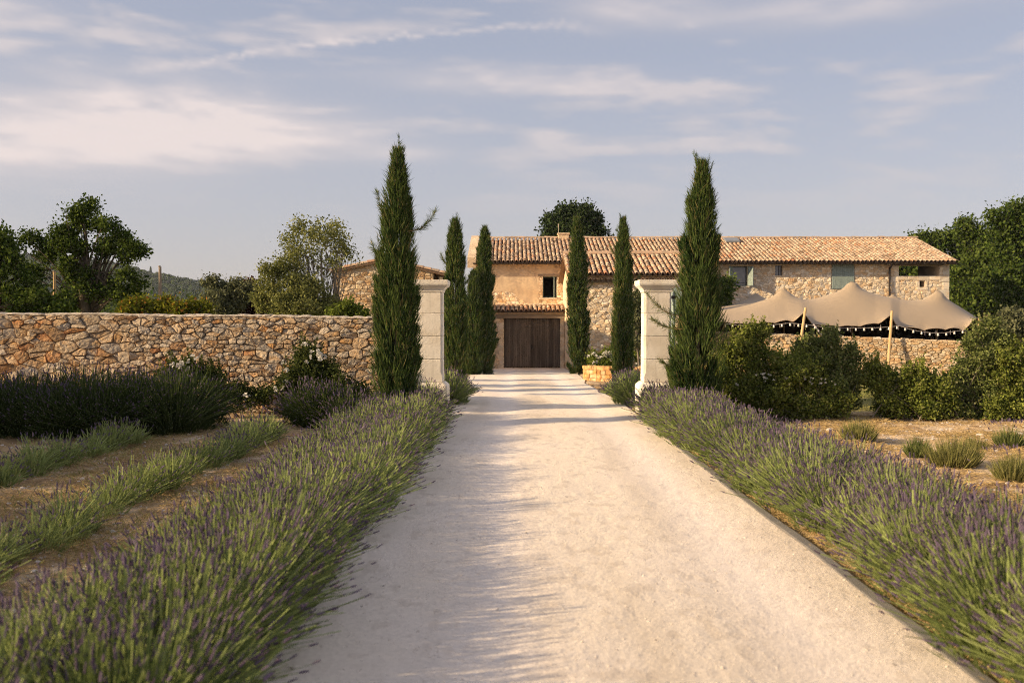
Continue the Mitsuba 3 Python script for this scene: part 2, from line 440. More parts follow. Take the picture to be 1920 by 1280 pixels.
rutp = -.018 * (np.exp(-((px_ - 1.55) / .3) ** 2) + np.exp(-((px_ + .15) / .3) ** 2)) + (meshkit.fbm(np.stack([px_ * 2.5, py_ * 1.1, px_ * 0], -1), 3, 31) - .5) * .022
v += np.stack([px_, py_, gz(px_, py_) + .012 + rutp - s * .1], -1)[:, None]
obj('gravel', (v.reshape(-1, 3), (octf[None] + np.arange(n)[:, None, None] * 5).reshape(-1, 3)), 'pebble_mat', uv=np.repeat(rng.random((n, 2)), 5, 0), kind='stuff', label='loose pale gravel lying on the cream driveway', cat='gravel')

# the edging along the right of the drive
ys = np.arange(-3, 17.6, .2)
wav = (meshkit.noise(np.stack([ys * .8, ys * 0, ys * 0], -1), 3) - .5) * .025
prof = np.array([[0, -.08], [0, .018], [.006, .025], [.070, .028], [.078, .020], [.078, -.08]])
V = np.stack([2.205 + wav[:, None] + prof[None, :, 0], np.repeat(ys[:, None], 6, 1), gz(0, ys)[:, None] + prof[None, :, 1] + wav[:, None] * .2], -1)
i, j = [x.ravel() for x in np.meshgrid(np.arange(len(ys) - 1), np.arange(5), indexing='ij')]
q = np.stack([i * 6 + j, (i + 1) * 6 + j, (i + 1) * 6 + j + 1, i * 6 + j + 1], 1)
obj('edging_strip', (V.reshape(-1, 3), q), 'edging_mat', label='narrow grey edging between the gravel drive and the right lavender row', cat='edging')

# hills
HP = np.array([[-900, 470], [-500, 492], [-150, 488], [0, 476], [120, 480], [215, 492], [300, 514], [395, 531], [470, 556], [560, 574], [700, 584], [1000, 586], [1500, 584], [2300, 584]])


def hill_z(X, Y):
    Yc = 900.0
    px = 960 + FPX * X / np.maximum(Y, 300)
    top = EYE + (595 - np.interp(px, HP[:, 0], HP[:, 1])) * Yc / FPX
    t = np.clip((Y - 480) / 420, 0, 1)
    r = np.clip((Y - 900) / 500, 0, 1)
    bumps = (meshkit.fbm(np.stack([X / 90, Y / 90, X * 0], -1), 3, 12) - .5) * 9 * np.sin(np.pi * np.clip(t, 0, 1))
    return np.where(Y < 480, -2.5, -2.5 + (top - 6 + 2.5) * t ** 1.3 + bumps) - r * r * 25


obj('hill', grid(np.linspace(-900, 900, 140), np.linspace(460, 1400, 60), hill_z), 'hill_mat', smooth=True, kind='structure')
ico = trimesh.creation.icosphere(1)
rng = np.random.default_rng(5)
n = 5200
Yt = 520 + 400 * rng.random(n)
pxs = rng.uniform(-80, 620, n)
Xt = (pxs - 960) / FPX * Yt
keep = np.ones(n, bool)
Zt = hill_z(Xt, Yt)
V = []
base = ico.vertices
sc = rng.uniform(2.4, 4.6, n)
dis = 1 + (rng.random((n, len(base))) - .5) * .55
V = base[None] * dis[..., None] * (sc[:, None, None] * np.array([1, 1, .95])) + np.stack([Xt, Yt, Zt + sc * .7], -1)[:, None]
spire = rng.random(n) < .02
V[spire] = (base[None] * dis[spire][..., None]) * np.array([1.2, 1.2, 5.5]) + np.stack([Xt[spire], Yt[spire], Zt[spire] + 6], -1)[:, None]
obj('forest', (V.reshape(-1, 3), (ico.faces[None] + np.arange(n)[:, None, None] * len(base)).reshape(-1, 3)), 'forest_mat', smooth=True, uv=np.repeat(rng.random((n, 2)), len(base), 0), kind='stuff',
    label='distant dark green woodland covering the low hill behind the oak', cat='woodland')


# ------------------------------------------------------------------ stonework
def cells(poly, w, h, rng, drop=.3, joint=.008, big=0, jit=(.44, .27)):
    """Rubble: a list of shrunk polygons that fill the polygon (in metres, u across and v up)."""
    x0, y0, x1, y1 = poly.bounds
    nr, nc = int((y1 - y0) / h) + 3, int((x1 - x0) / w) + 3
    pts = []
    for r in range(nr):
        off = rng.random()
        u = x0 + (np.arange(nc) - 1 + off + rng.uniform(-jit[0], jit[0], nc)) * w
        v = y0 + (r - .5 + rng.uniform(-jit[1], jit[1], nc)) * h
        pts.append(np.stack([u, v], 1))
    pts = np.vstack(pts)
    pts = pts[rng.random(len(pts)) > drop]
    for _ in range(big):
        c = np.array([rng.uniform(x0, x1), rng.uniform(y0, y1)])
        r = rng.uniform(.9, 1.5) * np.array([w, h * 1.7])
        pts = np.vstack([pts[(((pts - c) / r) ** 2).sum(1) > 1], c])
    k = w / h * .8
    q = pts / [k, 1]
    m = 6 * max(x1 - x0, y1 - y0)
    c = q.mean(0)
    q = np.vstack([q, c + [[m, 0], [-m, 0], [0, m], [0, -m]]])
    vor, out = Voronoi(q), []
    pp = prep(poly)
    for i in range(len(pts)):
        reg = vor.regions[vor.point_region[i]]
        if -1 in reg or len(reg) < 3:
            continue
        g = Polygon(vor.vertices[reg] * [k, 1])
        if not pp.contains(g):
            g = g.intersection(poly)
        g = g.buffer(-joint, join_style=2)
        if g.is_empty:
            continue
        if g.geom_type != 'Polygon':
            g = max(g.geoms, key=lambda a: a.area)
        if g.area < .0012:
            continue
        out.append(g)
    return out


def stone(g, rng, depth, fine=True):
    """One stone as (v, f) with u, v, w; w is the distance out of the wall face."""
    p = np.array(g.exterior.coords)[:-1]
    if not bool(shapely.is_ccw(g.exterior)):
        p = p[::-1]
    if fine:
        e = np.linalg.norm(np.roll(p, -1, 0) - p, axis=1)
        q = []
        for a, b, l in zip(p, np.roll(p, -1, 0), e):
            q.append(a)
            if l > .5 * e.mean():
                q.append((a + b) / 2 + rng.normal(0, .035, 2) * l)
        p = np.array(q)
        c = p.mean(0)
        # corners of field stones are blunt
        p = .88 * p + .06 * (np.roll(p, 1, 0) + np.roll(p, -1, 0))
    c = p.mean(0)
    k = len(p)
    h = depth * rng.uniform(.55, 1.25)
    tilt = rng.normal(0, .12, 2)
    def lift(pts, w, n):
        return np.column_stack([pts, w + (pts - c) @ tilt * (w > 0) + rng.normal(0, n, len(pts))])
    rings = [lift(p, -.02, 0), lift(c + (p - c) * .985, h * .50, depth * .05)]
    if fine:
        rings.append(lift(c + (p - c) * .92, h * .90, depth * .09))
        rings.append(lift(c + (p - c) * .50, h, depth * .10))
    else:
        rings.append(lift(c + (p - c) * .72, h, depth * .1))
    v = np.vstack(rings + [[[c[0], c[1], h]]])
    i = np.arange(k); j = (i + 1) % k
    f = []
    for r in range(len(rings) - 1):
        a, b = r * k, (r + 1) * k
        f += [np.stack([a + i, a + j, b + j], 1), np.stack([a + i, b + j, b + i], 1)]
    a = (len(rings) - 1) * k
    f.append(np.stack([a + i, a + j, np.full(k, len(v) - 1)], 1))
    return v, np.vstack(f)


def place(v, o, eu, ev, ew):
    return np.asarray(o) + v[:, :1] * np.asarray(eu, float) + v[:, 1:2] * np.asarray(ev, float) + v[:, 2:3] * np.asarray(ew, float)


def rubble(parent, poly, o, eu, ev, ew, mat, w, h, seed, parts=0, depth=.035, joint=.008, big=0, drop=.3, tone=None, first=None, fine=None, name='stone'):
    """Stones on the plane o + u eu + v ev, out along ew. The largest go in as parts, the rest as one part of kind stuff."""
    rng = np.random.default_rng(seed)
    gs = cells(poly, w, h, rng, drop, joint, big)
    gs.sort(key=(lambda g: -g.area) if first is None else first)
    rest = []
    for i, g in enumerate(gs):
        v, f = stone(g, rng, depth, fine if fine is not None else i < parts)
        c = g.centroid
        t = rng.beta(1.5, 1.7) if tone is None else tone(c.x, c.y, rng)
        uv = np.array([np.clip(t, 0, 1), rng.random()])
        V = place(v, o, eu, ev, ew)
        if i < parts:
            obj(name, (V, f), mat, parent, uv=np.repeat(uv[None], len(V), 0))
        else:
            rest.append((V, f, uv))
    if rest:
        v, f, uv = joined(rest)
        obj(f'small_{name}s' if parts else 'rubble_facing', (v, f), mat, parent, uv=uv, kind='stuff')


EX, EY, EZ = np.eye(3)


def slab(poly, o, eu, ev, ew, t):
    """The polygon as a plate t thick behind its plane."""
    m = trimesh.creation.extrude_polygon(poly, t, engine='earcut')
    v, f = tri(m)
    v = v.copy(); v[:, 2] -= t
    V = place(v, o, eu, ev, ew)
    if np.dot(np.cross(eu, ev), ew) < 0:
        f = f[:, ::-1]
    return V, f


# ---- the garden wall on the left
gw = thing('garden_wall', 'long rubble stone garden wall in ochre and rust behind the left lavender', 'stone wall')
GY = 18.35
top_u = np.linspace(0, 10.6, 40)                         # u runs left to right from x = -12.4
x_of = -12.4 + top_u
ztop = 1.745 - .011 * (x_of + 1.8) + (meshkit.noise(np.stack([top_u * 1.3, top_u * 0, top_u * 0], -1), 2) - .5) * .03
wall_poly = Polygon([(0, -.15), (10.6, -.15)] + list(zip(top_u[::-1], ztop[::-1] - .03)))
obj('core', slab(wall_poly, (-12.4, GY, 0), EX, EZ, -EY, .45), 'mortar_mat', gw)
rubble(gw, Polygon([(2.4, .0), (10.6, .0)] + [(u, z - .035) for u, z in zip(top_u[::-1], ztop[::-1]) if u > 2.4] + [(2.4, 1.85)]), (-12.4, GY, 0), EX, EZ, -EY, 'wall_stone_mat', .17, .074, 7, parts=300, depth=.05, joint=.004, big=58, drop=.19, fine=True,
       tone=lambda u, v, r: r.beta(1.3, 1.9) * (1.0 - .03 * u) + (.12 if r.random() < .2 else 0))
V, F = [], []
prof = np.array([[-.004, -.03], [-.018, -.012], [.0, .008], [.20, .018], [.44, .008], [.46, -.03]])
rng = np.random.default_rng(3)
u = np.linspace(0, 10.6, 160)
zt = np.interp(u, top_u, ztop)
P = np.stack([np.repeat((-12.4 + u)[:, None], 6, 1), GY + prof[None, :, 0] + rng.normal(0, .006, (160, 6)), zt[:, None] + prof[None, :, 1] + rng.normal(0, .008, (160, 6))], -1)
i, j = [x.ravel() for x in np.meshgrid(np.arange(159), np.arange(5), indexing='ij')]
obj('coping', (P.reshape(-1, 3), np.stack([i * 6 + j, (i + 1) * 6 + j, (i + 1) * 6 + j + 1, i * 6 + j + 1], 1)), 'coping_mat', gw, label='pale mortar coping')


# ---- gate pillars
def pillar(cx, label, seed):
    rng = np.random.default_rng(seed)
    k = thing('gate_pillar', label, 'gate pillar')
    y0, y1, hw, c = 18.3, 18.8, .25, .036

    def ring(hx, hy, c):
        return np.array([[-hx + c, -hy], [hx - c, -hy], [hx, -hy + c], [hx, hy - c], [hx - c, hy], [-hx + c, hy], [-hx, hy - c], [-hx, -hy + c]])

    def stack(levels, cy=18.55):
        rings = [np.column_stack([ring(h, h, cc) + [cx, cy], np.full(8, z)]) for z, h, cc in levels]
        v = np.vstack(rings + [[[cx, cy, levels[0][0]], [cx, cy, levels[-1][0]]]])
        v[:-2, :2] += rng.normal(0, .0015, (len(v) - 2, 2))
        f, i = [], np.arange(8)
        j = (i + 1) % 8
        for r in range(len(rings) - 1):
            f += [np.stack([r * 8 + i, r * 8 + j, r * 8 + 8 + j], 1), np.stack([r * 8 + i, r * 8 + 8 + j, r * 8 + 8 + i], 1)]
        f += [np.stack([j, i, np.full(8, len(v) - 2)], 1), np.stack([(len(rings) - 1) * 8 + i, (len(rings) - 1) * 8 + j, np.full(8, len(v) - 1)], 1)]
        return v, np.vstack(f)

    def put(name, levels, label=None):
        v, f = stack(levels)
        obj(name, (v, f), 'dressed_stone_mat', k, uv=np.repeat(rng.random((1, 2)), len(v), 0), label=label)

    g = .0025
    put('plinth', [(-.2, .345, .03), (.46, .345, .03), (.50, .335, .03), (.545, .285, .03), (.554, .272, .03)], 'wider block at the foot')
    cuts = [.554, .98, 1.405, 1.83, 2.21]
    for a, b in zip(cuts, cuts[1:]):
        lv = [(a + g, hw - .005, c), (a + g + .007, hw, c), (b - g - .007, hw, c), (b - g, hw - .005, c)]
        if a == .554:                                   # the chamfer stops above the plinth
            lv = [(a + g, hw - .006, .008), (a + .012, hw, .006), (a + .11, hw, .006), (a + .19, hw, c), (b - g - .012, hw, c), (b - g, hw - .008, c)]
        put('block', lv)
    cap = [(2.213, .256, .012), (2.222, .264, .01)]
    for t in np.linspace(0, 1, 7):
        cap.append((2.235 + .10 * t, .262 + .082 * (1 - math.cos(t * math.pi / 2)) ** .8, .006))
    cap += [(2.352, .352, .004), (2.358, .358, .006), (2.430, .358, .008), (2.438, .350, .01)]
    put('capital', cap, 'moulded cap slab')
    return k


pillar(-1.53, 'pale limestone gate pillar left of the drive, half hidden by a cypress', 1)
pillar(2.68, 'pale limestone gate pillar right of the drive with chamfered shaft and moulded cap', 2)
# the gate leaf folded back behind the right pillar
gl = thing('gate_leaf', 'dark teal gate leaf folded back behind the right gate pillar', 'gate')
obj('panel', box(3.075, 3.105, 18.95, 20.6, .10, 2.24, .004), 'teal_paint_mat', gl)
obj('hinge', joined([box(2.94, 3.10, 18.80, 18.94, 2.10, 2.16, .004)]), 'dark_metal_mat', gl)
obj('hinge', joined([box(2.94, 3.10, 18.80, 18.94, .30, .36, .004)]), 'dark_metal_mat', gl)


# ------------------------------------------------------------------ the farmhouse
FY, BZ = 53.0, -.95                     # the facade's plane, the ground at its foot
EAVE_Y, EAVE_Z, SL = 52.52, 4.70, .30
RIDGE_Y = 57.9
XL, XR = -2.05, 23.25


def zroof(y):
    return EAVE_Z + SL * (y - EAVE_Y)


fh = thing('farmhouse', 'long stone farmhouse with a clay tile roof at the end of the drive', 'farmhouse')
W1 = (11.72, 12.52, 3.42, 4.46)
W2 = (13.98, 14.38, 3.98, 4.52)
W3 = (17.00, 18.18, 3.26, 4.58)
LG = (20.55, 22.72, 3.95, 4.50)
HO = (21.66, 21.95, 3.36, 3.70)
W0 = (1.64, 2.38, 2.80, 3.92)
ztopw = zroof(FY) - .10
front = Polygon([(XL, BZ - .3), (XR, BZ - .3), (XR, ztopw), (XL, ztopw)])
for a in (W0, W1, W2, LG, HO):
    front = front.difference(sbox(a[0], a[2], a[1], a[3]))
obj('front_wall', slab(front, (0, FY, 0), EX, EZ, -EY, .5), 'pale_mortar_mat', fh)
gable = Polygon([(FY + .5, BZ), (62.8, BZ), (62.8, zroof(FY) - .1), (RIDGE_Y, zroof(RIDGE_Y) - .1), (FY + .5, zroof(FY + .5) - .1)])
gable_r = gable.difference(sbox(55.9, 3.2, 61.6, 4.95))
obj('gable_wall', slab(gable_r, (XR, 0, 0), EY, EZ, EX, .5), 'pale_mortar_mat', fh)
obj('gable_wall', slab(gable, (XL, 0, 0), EY, EZ, -EX, .5), 'pale_mortar_mat', fh)
obj('back_wall', joined([box(XL, XR, 62.8, 63.2, BZ, zroof(FY) - .1)]), 'pale_mortar_mat', fh)
for x_ in (20.0, 2.8):
    obj('inner_wall', box(x_, x_ + .2, FY + .5, 62.7, BZ, 4.6), 'interior_mat', fh)
obj('upper_floor', joined([box(XL + .5, XR - .5, FY + .5, 62.7, 2.05, 2.25)]), 'interior_mat', fh)
# plaster over the upper part of the left front
ub = np.linspace(XL + .02, 2.72, 40)
nb = meshkit.fbm(np.stack([ub * 1.2, ub * 0, ub * 0], -1), 4, 17)
zb = np.interp(ub, [-2, 0, .8, 1.3, 1.6, 2.3, 2.8], [3.05, 3.1, 2.75, 2.45, 3.35, 3.3, 3.4]) + (nb - .5) * .9
pl = Polygon(list(zip(ub, zb)) + [(2.72, ztopw), (XL + .02, ztopw)]).buffer(0)
pl = pl.difference(sbox(W0[0] - .22, W0[2] - .2, W0[1] + .2, W0[3] + .02))
pl = max(pl.geoms, key=lambda g: g.area) if pl.geom_type != 'Polygon' else pl
obj('plaster', slab(pl, (0, FY - .045, 0), EX, EZ, -EY, .045), 'plaster_mat', fh, label='ochre plaster, broken away at its lower edge')
st = front.buffer(-.005)
quoins = [sbox(XR - .55 + .18 * (k % 2), BZ + .38 * k, XR - .01, BZ + .38 * k + .37) for k in range(15)]
quoins = [q for q in quoins if q.bounds[3] < 4.7 and q.area > .05]
frames = []
for a in (W1, W2, W3, LG):
    frames.append(sbox(a[0] - .02, a[3], a[1] + .02, a[3] + .01))
body = st.intersection(sbox(2.75, 0.9, XR - .02, 5.2)).difference(shapely.union_all(quoins + [sbox(W3[0] - .03, W3[2] - .03, W3[1] + .03, W3[3] + .03)]))
rubble(fh, body, (0, FY, 0), EX, EZ, -EY, 'pale_stone_mat', .23, .125, 21, depth=.034, joint=.007, drop=.22, fine=False, tone=lambda u, v, r: r.beta(1.3, 2.2))
low = st.intersection(sbox(XL, 1.9, 2.74, 4.3)).difference(pl.buffer(-.03))
low = max(low.geoms, key=lambda g: g.area) if low.geom_type != 'Polygon' else low
rubble(fh, low, (0, FY, 0), EX, EZ, -EY, 'pale_stone_mat', .24, .13, 22, depth=.04, joint=.006, drop=.25, fine=False, tone=lambda u, v, r: r.beta(1.3, 2.0))
rng = np.random.default_rng(8)
for q in quoins:
    a = q.bounds
    v, f = box(a[0], a[2], FY - .05, FY + .1, a[1] + .006, a[3], .02, rng, .004)
    obj('quoin', (v, f), 'pale_stone_mat', fh, uv=np.repeat([[.15 * rng.random(), rng.random()]], len(v), 0))


def dressed(parent, name, x0, x1, z0, z1, y=FY, proud=.05, t=.18, rng=np.random.default_rng(77), mat='pale_stone_mat', tone=.12):
    v, f = box(x0, x1, y - proud, y + t, z0, z1, .015, rng, .003)
    return obj(name, (v, f), mat, parent, uv=np.repeat([[tone + .15 * rng.random(), rng.random()]], len(v), 0))


dressed(fh, 'lintel', W2[0] - .28, W2[1] + .2, W2[3], W2[3] + .16)
dressed(fh, 'jamb', W2[0] - .30, W2[0] - .003, W2[2] + .1, W2[3] - .01)
dressed(fh, 'sill', W1[0] - .1, W1[1] + .1, W1[2] - .09, W1[2], proud=.09)
dressed(fh, 'lintel', LG[0] - .35, LG[1] + .2, LG[3], LG[3] + .14, mat='beam_wood_mat')
for k in range(4):
    xa, xb = LG[0] - .1 + k * .58, LG[0] - .1 + k * .58 + .565
    dressed(fh, 'ledge', xa, xb, LG[2] - .22, LG[2] - .002, proud=.06)
dressed(fh, 'lintel', HO[0] - .35, HO[1] + .2, HO[3], HO[3] + .17)
dressed(fh, 'jamb', HO[1], HO[1] + .14, HO[2], HO[3] - .005)
dressed(fh, 'jamb', HO[0] - .2, HO[0], HO[2], HO[3] - .005)
dressed(fh, 'sill', HO[0] - .15, HO[1] + .15, HO[2] - .16, HO[2] - .002)
for k in range(5):
    dressed(fh, 'jamb', LG[0] - .34 + .08 * (k % 2), LG[0] - .003, 3.05 + .29 * k, 3.05 + .29 * k + .28)
dressed(fh, 'lintel', W0[0] - .25, W0[1] + .3, W0[3] + .002, W0[3] + .13, proud=.07, mat='beam_wood_mat')
dressed(fh, 'sill', W0[0] - .15, W0[1] + .15, W0[2] - .10, W0[2], proud=.07)
# window of the plastered front: teal frame, one leaf open inwards
w = obj('window', joined([box(W0[0], W0[0] + .055, FY + .10, FY + .16, W0[2], W0[3]), box(W0[1] - .05, W0[1], FY + .10, FY + .16, W0[2], W0[3]), box(W0[0] + .055, W0[1] - .05, FY + .10, FY + .16, W0[3] - .05, W0[3]),
                          box(W0[0] + .055, W0[1] - .05, FY + .10, FY + .16, W0[2], W0[2] + .04)]), 'dark_teal_mat', fh, label='dark window with one leaf open')
lf = [box(2.215, 2.245, FY + .05, FY + .10, W0[2] + .03, W0[3] - .03), box(2.215, 2.245, FY - .28, FY - .235, W0[2] + .03, W0[3] - .03), box(2.216, 2.244, FY - .235, FY + .05, W0[2] + .03, W0[2] + .08), box(2.216, 2.244, FY - .235, FY + .05, W0[3] - .08, W0[3] - .03)]
obj('casement', joined(lf), 'teal_paint_mat', w)
# window with open shutters
w = obj('window', joined([box(W1[0], W1[0] + .05, FY + .18, FY + .24, W1[2], W1[3]), box(W1[1] - .05, W1[1], FY + .18, FY + .24, W1[2], W1[3]), box(W1[0] + .05, W1[1] - .05, FY + .18, FY + .24, W1[3] - .05, W1[3]),
                          box(W1[0] + .05, W1[1] - .05, FY + .18, FY + .24, W1[2], W1[2] + .05)]), 'dark_teal_mat', fh, label='window with open grey teal shutters')
obj('pane', joined([box(W1[0] + .05, W1[1] - .05, FY + .205, FY + .212, W1[2] + .05, W1[3] - .05)]), 'pane_mat', w)
scene['pane_mat'] = principled((.16, .15, .16), .08, .9, clearcoat=.6)
obj('rail', joined([tube([[W1[0], FY + .1, W1[2] + .17], [W1[1], FY + .1, W1[2] + .17]], .012, 6)]), 'dark_metal_mat', w)
for s, hx in ((-1, W1[0]), (1, W1[1])):
    ang = math.radians(118 if s > 0 else 128)                                      # how far the shutter stands open
    d = np.array([-s * math.cos(ang), -math.sin(ang), 0])
    n_ = np.array([-d[1], d[0], 0])
    bd = []
    for k in range(4):
        a0, a1 = .006 + k * .105, .006 + k * .105 + .10
        v, f = box(a0, a1, -.016, .016, W1[2] + .01, W1[3] - .01, .004)
        bd.append((np.array([hx, FY - .06, 0]) + v[:, :1] * d + v[:, 1:2] * n_ + v[:, 2:] * EZ, f))
    for z in (W1[2] + .15, W1[3] - .2):
        v, f = box(.02, .41, .017, .04, z, z + .08, .004)
        bd.append((np.array([hx, FY - .06, 0]) + v[:, :1] * d + v[:, 1:2] * n_ + v[:, 2:] * EZ, f))
    obj('shutter', joined(bd), 'teal_paint_mat', w)
# narrow window
w = obj('window', joined([box(W2[0] + .23, W2[0] + .27, FY + .2, FY + .24, W2[2], W2[3]), box(W2[0], W2[0] + .03, FY + .2, FY + .24, W2[2], W2[3]), box(W2[1] - .03, W2[1], FY + .2, FY + .24, W2[2], W2[3])]), 'dark_metal_mat', fh, label='narrow dark window under the eave')
obj('pane', joined([box(W2[0] + .03, W2[1] - .03, FY + .215, FY + .22, W2[2], W2[3])]), 'pane_mat', w)
# closed shutter door
sd = obj('shutter_door', joined([box(W3[0], W3[1], FY - .03, FY + .02, W3[2], W3[3])]), 'dark_teal_mat', fh, label='large closed grey teal plank shutter')
nb_ = 11
bw = (W3[1] - W3[0]) / nb_
for k in range(nb_):
    v, f = box(W3[0] + k * bw + .004, W3[0] + (k + 1) * bw - .004, FY - .06, FY - .03, W3[2] + .005, W3[3] - .005, .006)
    obj('plank', (v, f), 'teal_paint_mat', sd, uv=np.full((len(v), 2), .5))
# gutter, brackets, downpipe
gut = []
for x0, x1, y, z in ((2.4, XR + .25, EAVE_Y - .06, EAVE_Z - .085), (XL, 2.4, EAVE_Y - .06, EAVE_Z - .085)):
    a = np.linspace(0, np.pi, 7)
    ring_o = np.stack([np.cos(a) * .075, -np.sin(a) * .075], 1)
    ring_i = ring_o[::-1] * .85
    prof = np.vstack([ring_o, ring_i])
    k = len(prof)
    v = np.vstack([np.column_stack([np.full(k, x), y + prof[:, 0], z + prof[:, 1]]) for x in (x0, x1)])
    i = np.arange(k); j = (i + 1) % k
    gut.append((v, np.vstack([np.stack([i, i + k, j + k], 1), np.stack([i, j + k, j], 1)])))
obj('gutter', joined(gut), 'dark_metal_mat', fh, label='dark brown half round gutter')
dp = [at(1674, 493, EAVE_Y - .06), at(1673, 497, EAVE_Y), at(1668.5, 502, FY - .12), at(1668, 508, FY - .11), at(1668, 560, FY - .11), [at(1668, 560, FY - .11)[0], FY - .11, BZ]]
obj('downpipe', joined([tube(dp, .055, 8)]), 'dark_metal_mat', fh, smooth=40)
raf = []
for x in np.arange(XL + .3, XR + .15, .5):
    v, f = box(x - .04, x + .04, EAVE_Y + .02, FY + .1, -.05, .05)
    v = v.copy(); v[:, 2] += zroof(v[:, 1]) - .13
    obj('rafter', (v, f), 'beam_wood_mat', fh, uv=(.3, .3))


# ---- clay tile roofs
def tiles(parent, x0, x1, ye, ze, yr, slope, pitch=.225, course=.33, rows_as_parts=0, seed=0, tone=lambda x, s, r: r.random(), name='roof', down=1, r0=.088, most=300):
    """Rows of rounded clay tiles; the slope rises from the eave (ye, ze) to yr. The lowest rows go in as parts."""
    rng = np.random.default_rng(seed)
    run = abs(yr - ye)
    L = run * math.sqrt(1 + slope ** 2)
    sy = math.copysign(1, yr - ye)
    es = np.array([0, sy, slope]) / math.sqrt(1 + slope ** 2)        # up the slope
    en = np.array([0, -sy * slope, 1]) / math.sqrt(1 + slope ** 2)
    nc = max(1, int(round((x1 - x0) / pitch)))
    pitch = (x1 - x0) / nc
    nrw = int(math.ceil(L / course))
    # the bed: a sheet with a trough between two columns
    xs_ = x0 + np.arange(2 * nc + 1) * pitch / 2
    off = np.where(np.arange(2 * nc + 1) % 2 == 0, -.075, -.005)
    o = np.array([0, ye, ze])
    lo = np.stack([xs_, 0 * xs_ + ye, ze + off], 1)
    hi = lo + es * L
    k = len(xs_)
    i = np.arange(k - 1)
    top = np.vstack([lo, hi])
    f1 = np.vstack([np.stack([i, i + 1, i + k + 1], 1), np.stack([i, i + k + 1, i + k], 1)])
    under = np.array([[x0, ye, ze - .10], [x1, ye, ze - .10], [x1, ye, ze - .10], [x0, ye, ze - .10]]) + np.array([[0, 0, 0], [0, 0, 0], es * L, es * L])
    rf = obj(name, joined([(top, f1), (under, np.array([[0, 2, 1], [0, 3, 2]]))]), 'roof_bed_two_mat', parent)
    ang = np.linspace(-.08, np.pi + .08, 6)
    rest, made = [], 0
    for r in range(nrw):
        for c in range(nc):
            xc = x0 + (c + .5) * pitch + rng.normal(0, .008)
            s0 = r * course - .05 + rng.normal(0, .012)
            s1 = min(s0 + course + .09, L + .02)
            if s1 - s0 < .1:
                continue
            ra, rb = r0 * rng.uniform(.96, 1.06), r0 * .80
            la, lb = .018 + rng.normal(0, .005), .002
            tw = rng.normal(0, .01)
            def arc(rad, s, lift, sk):
                return o + np.column_stack([xc + sk + np.cos(ang) * rad, np.zeros(6), np.zeros(6)]) + s * es + (np.sin(ang) * rad * .9 + lift)[:, None] * en
            A, B, C = arc(ra, s0, la, tw), arc(rb, s1, lb, -tw), arc(ra * .80, s0 + .001, la, tw)
            v = np.vstack([A, B, C])
            i5 = np.arange(5)
            f = np.vstack([np.stack([i5, i5 + 6, i5 + 7], 1), np.stack([i5, i5 + 7, i5 + 1], 1), np.stack([12 + i5, i5, i5 + 1], 1), np.stack([12 + i5, i5 + 1, 13 + i5], 1)])
            if sy < 0:
                f = f[:, ::-1]
            uv = np.array([np.clip(tone(xc, s0 / L, rng), 0, 1), rng.random()])
            if r < rows_as_parts and made < most:
                made += 1
                obj('tile', (v, f), 'roof_tile_two_mat', rf, uv=np.repeat(uv[None], 18, 0))
            else:
                rest.append((v, f, uv))
    if rest:
        v, f, uv = joined(rest)
        obj('upper_tiles' if rows_as_parts else 'clay_tiles', (v, f), 'roof_tile_two_mat', rf, uv=uv, kind='stuff')
    return rf


scene['roof_tile_two_mat'] = two(scene.pop('roof_tile_mat'))
scene['roof_bed_two_mat'] = two(scene['roof_bed_mat'])


def main_tone(x, s, r):
    t = r.choice([.05, .22, .38, .48, .62, .78, .92], p=[.08, .17, .28, .22, .13, .08, .04]) + r.normal(0, .05)
    if x < 2.6:
        return t * .85 - .05 if r.random() < .6 else t
    p = np.clip((x - 14) / 9, 0, 1)
    return t * (1 - .35 * p) + .13 * p


rf = tiles(fh, XL + .15, XR + .25, EAVE_Y, EAVE_Z, RIDGE_Y, SL, rows_as_parts=3, seed=31, tone=main_tone)
tiles(fh, XL + .15, XR + .25, 63.3, zroof(RIDGE_Y) - SL * (63.3 - RIDGE_Y), RIDGE_Y, SL, seed=32, tone=main_tone, name='back_roof')
rng = np.random.default_rng(41)
rd = []
for x in np.arange(XL + .1, XR + .1, .38):
    a = np.linspace(0, np.pi, 6)
    z0 = zroof(RIDGE_Y) + .045
    r_ = .12 * rng.uniform(.95, 1.05)
    dz = rng.normal(0, .008)
    A = np.column_stack([np.full(6, x), RIDGE_Y + np.cos(a) * r_, z0 + np.sin(a) * r_ * .8 + dz])
    B = A + [.40, 0, 0]; B[:, 1:] = [RIDGE_Y, z0 + dz] + (B[:, 1:] - [RIDGE_Y, z0 + dz]) * .9
    i5 = np.arange(5)
    rd.append((np.vstack([A, B]), np.vstack([np.stack([i5, i5 + 7, i5 + 6], 1), np.stack([i5, i5 + 1, i5 + 7], 1)]), np.array([rng.uniform(.3, .6), rng.random()])))
v, f, uv = joined(rd)
obj('ridge_tiles', (v, f), 'roof_tile_two_mat', rf, uv=uv, kind='stuff')
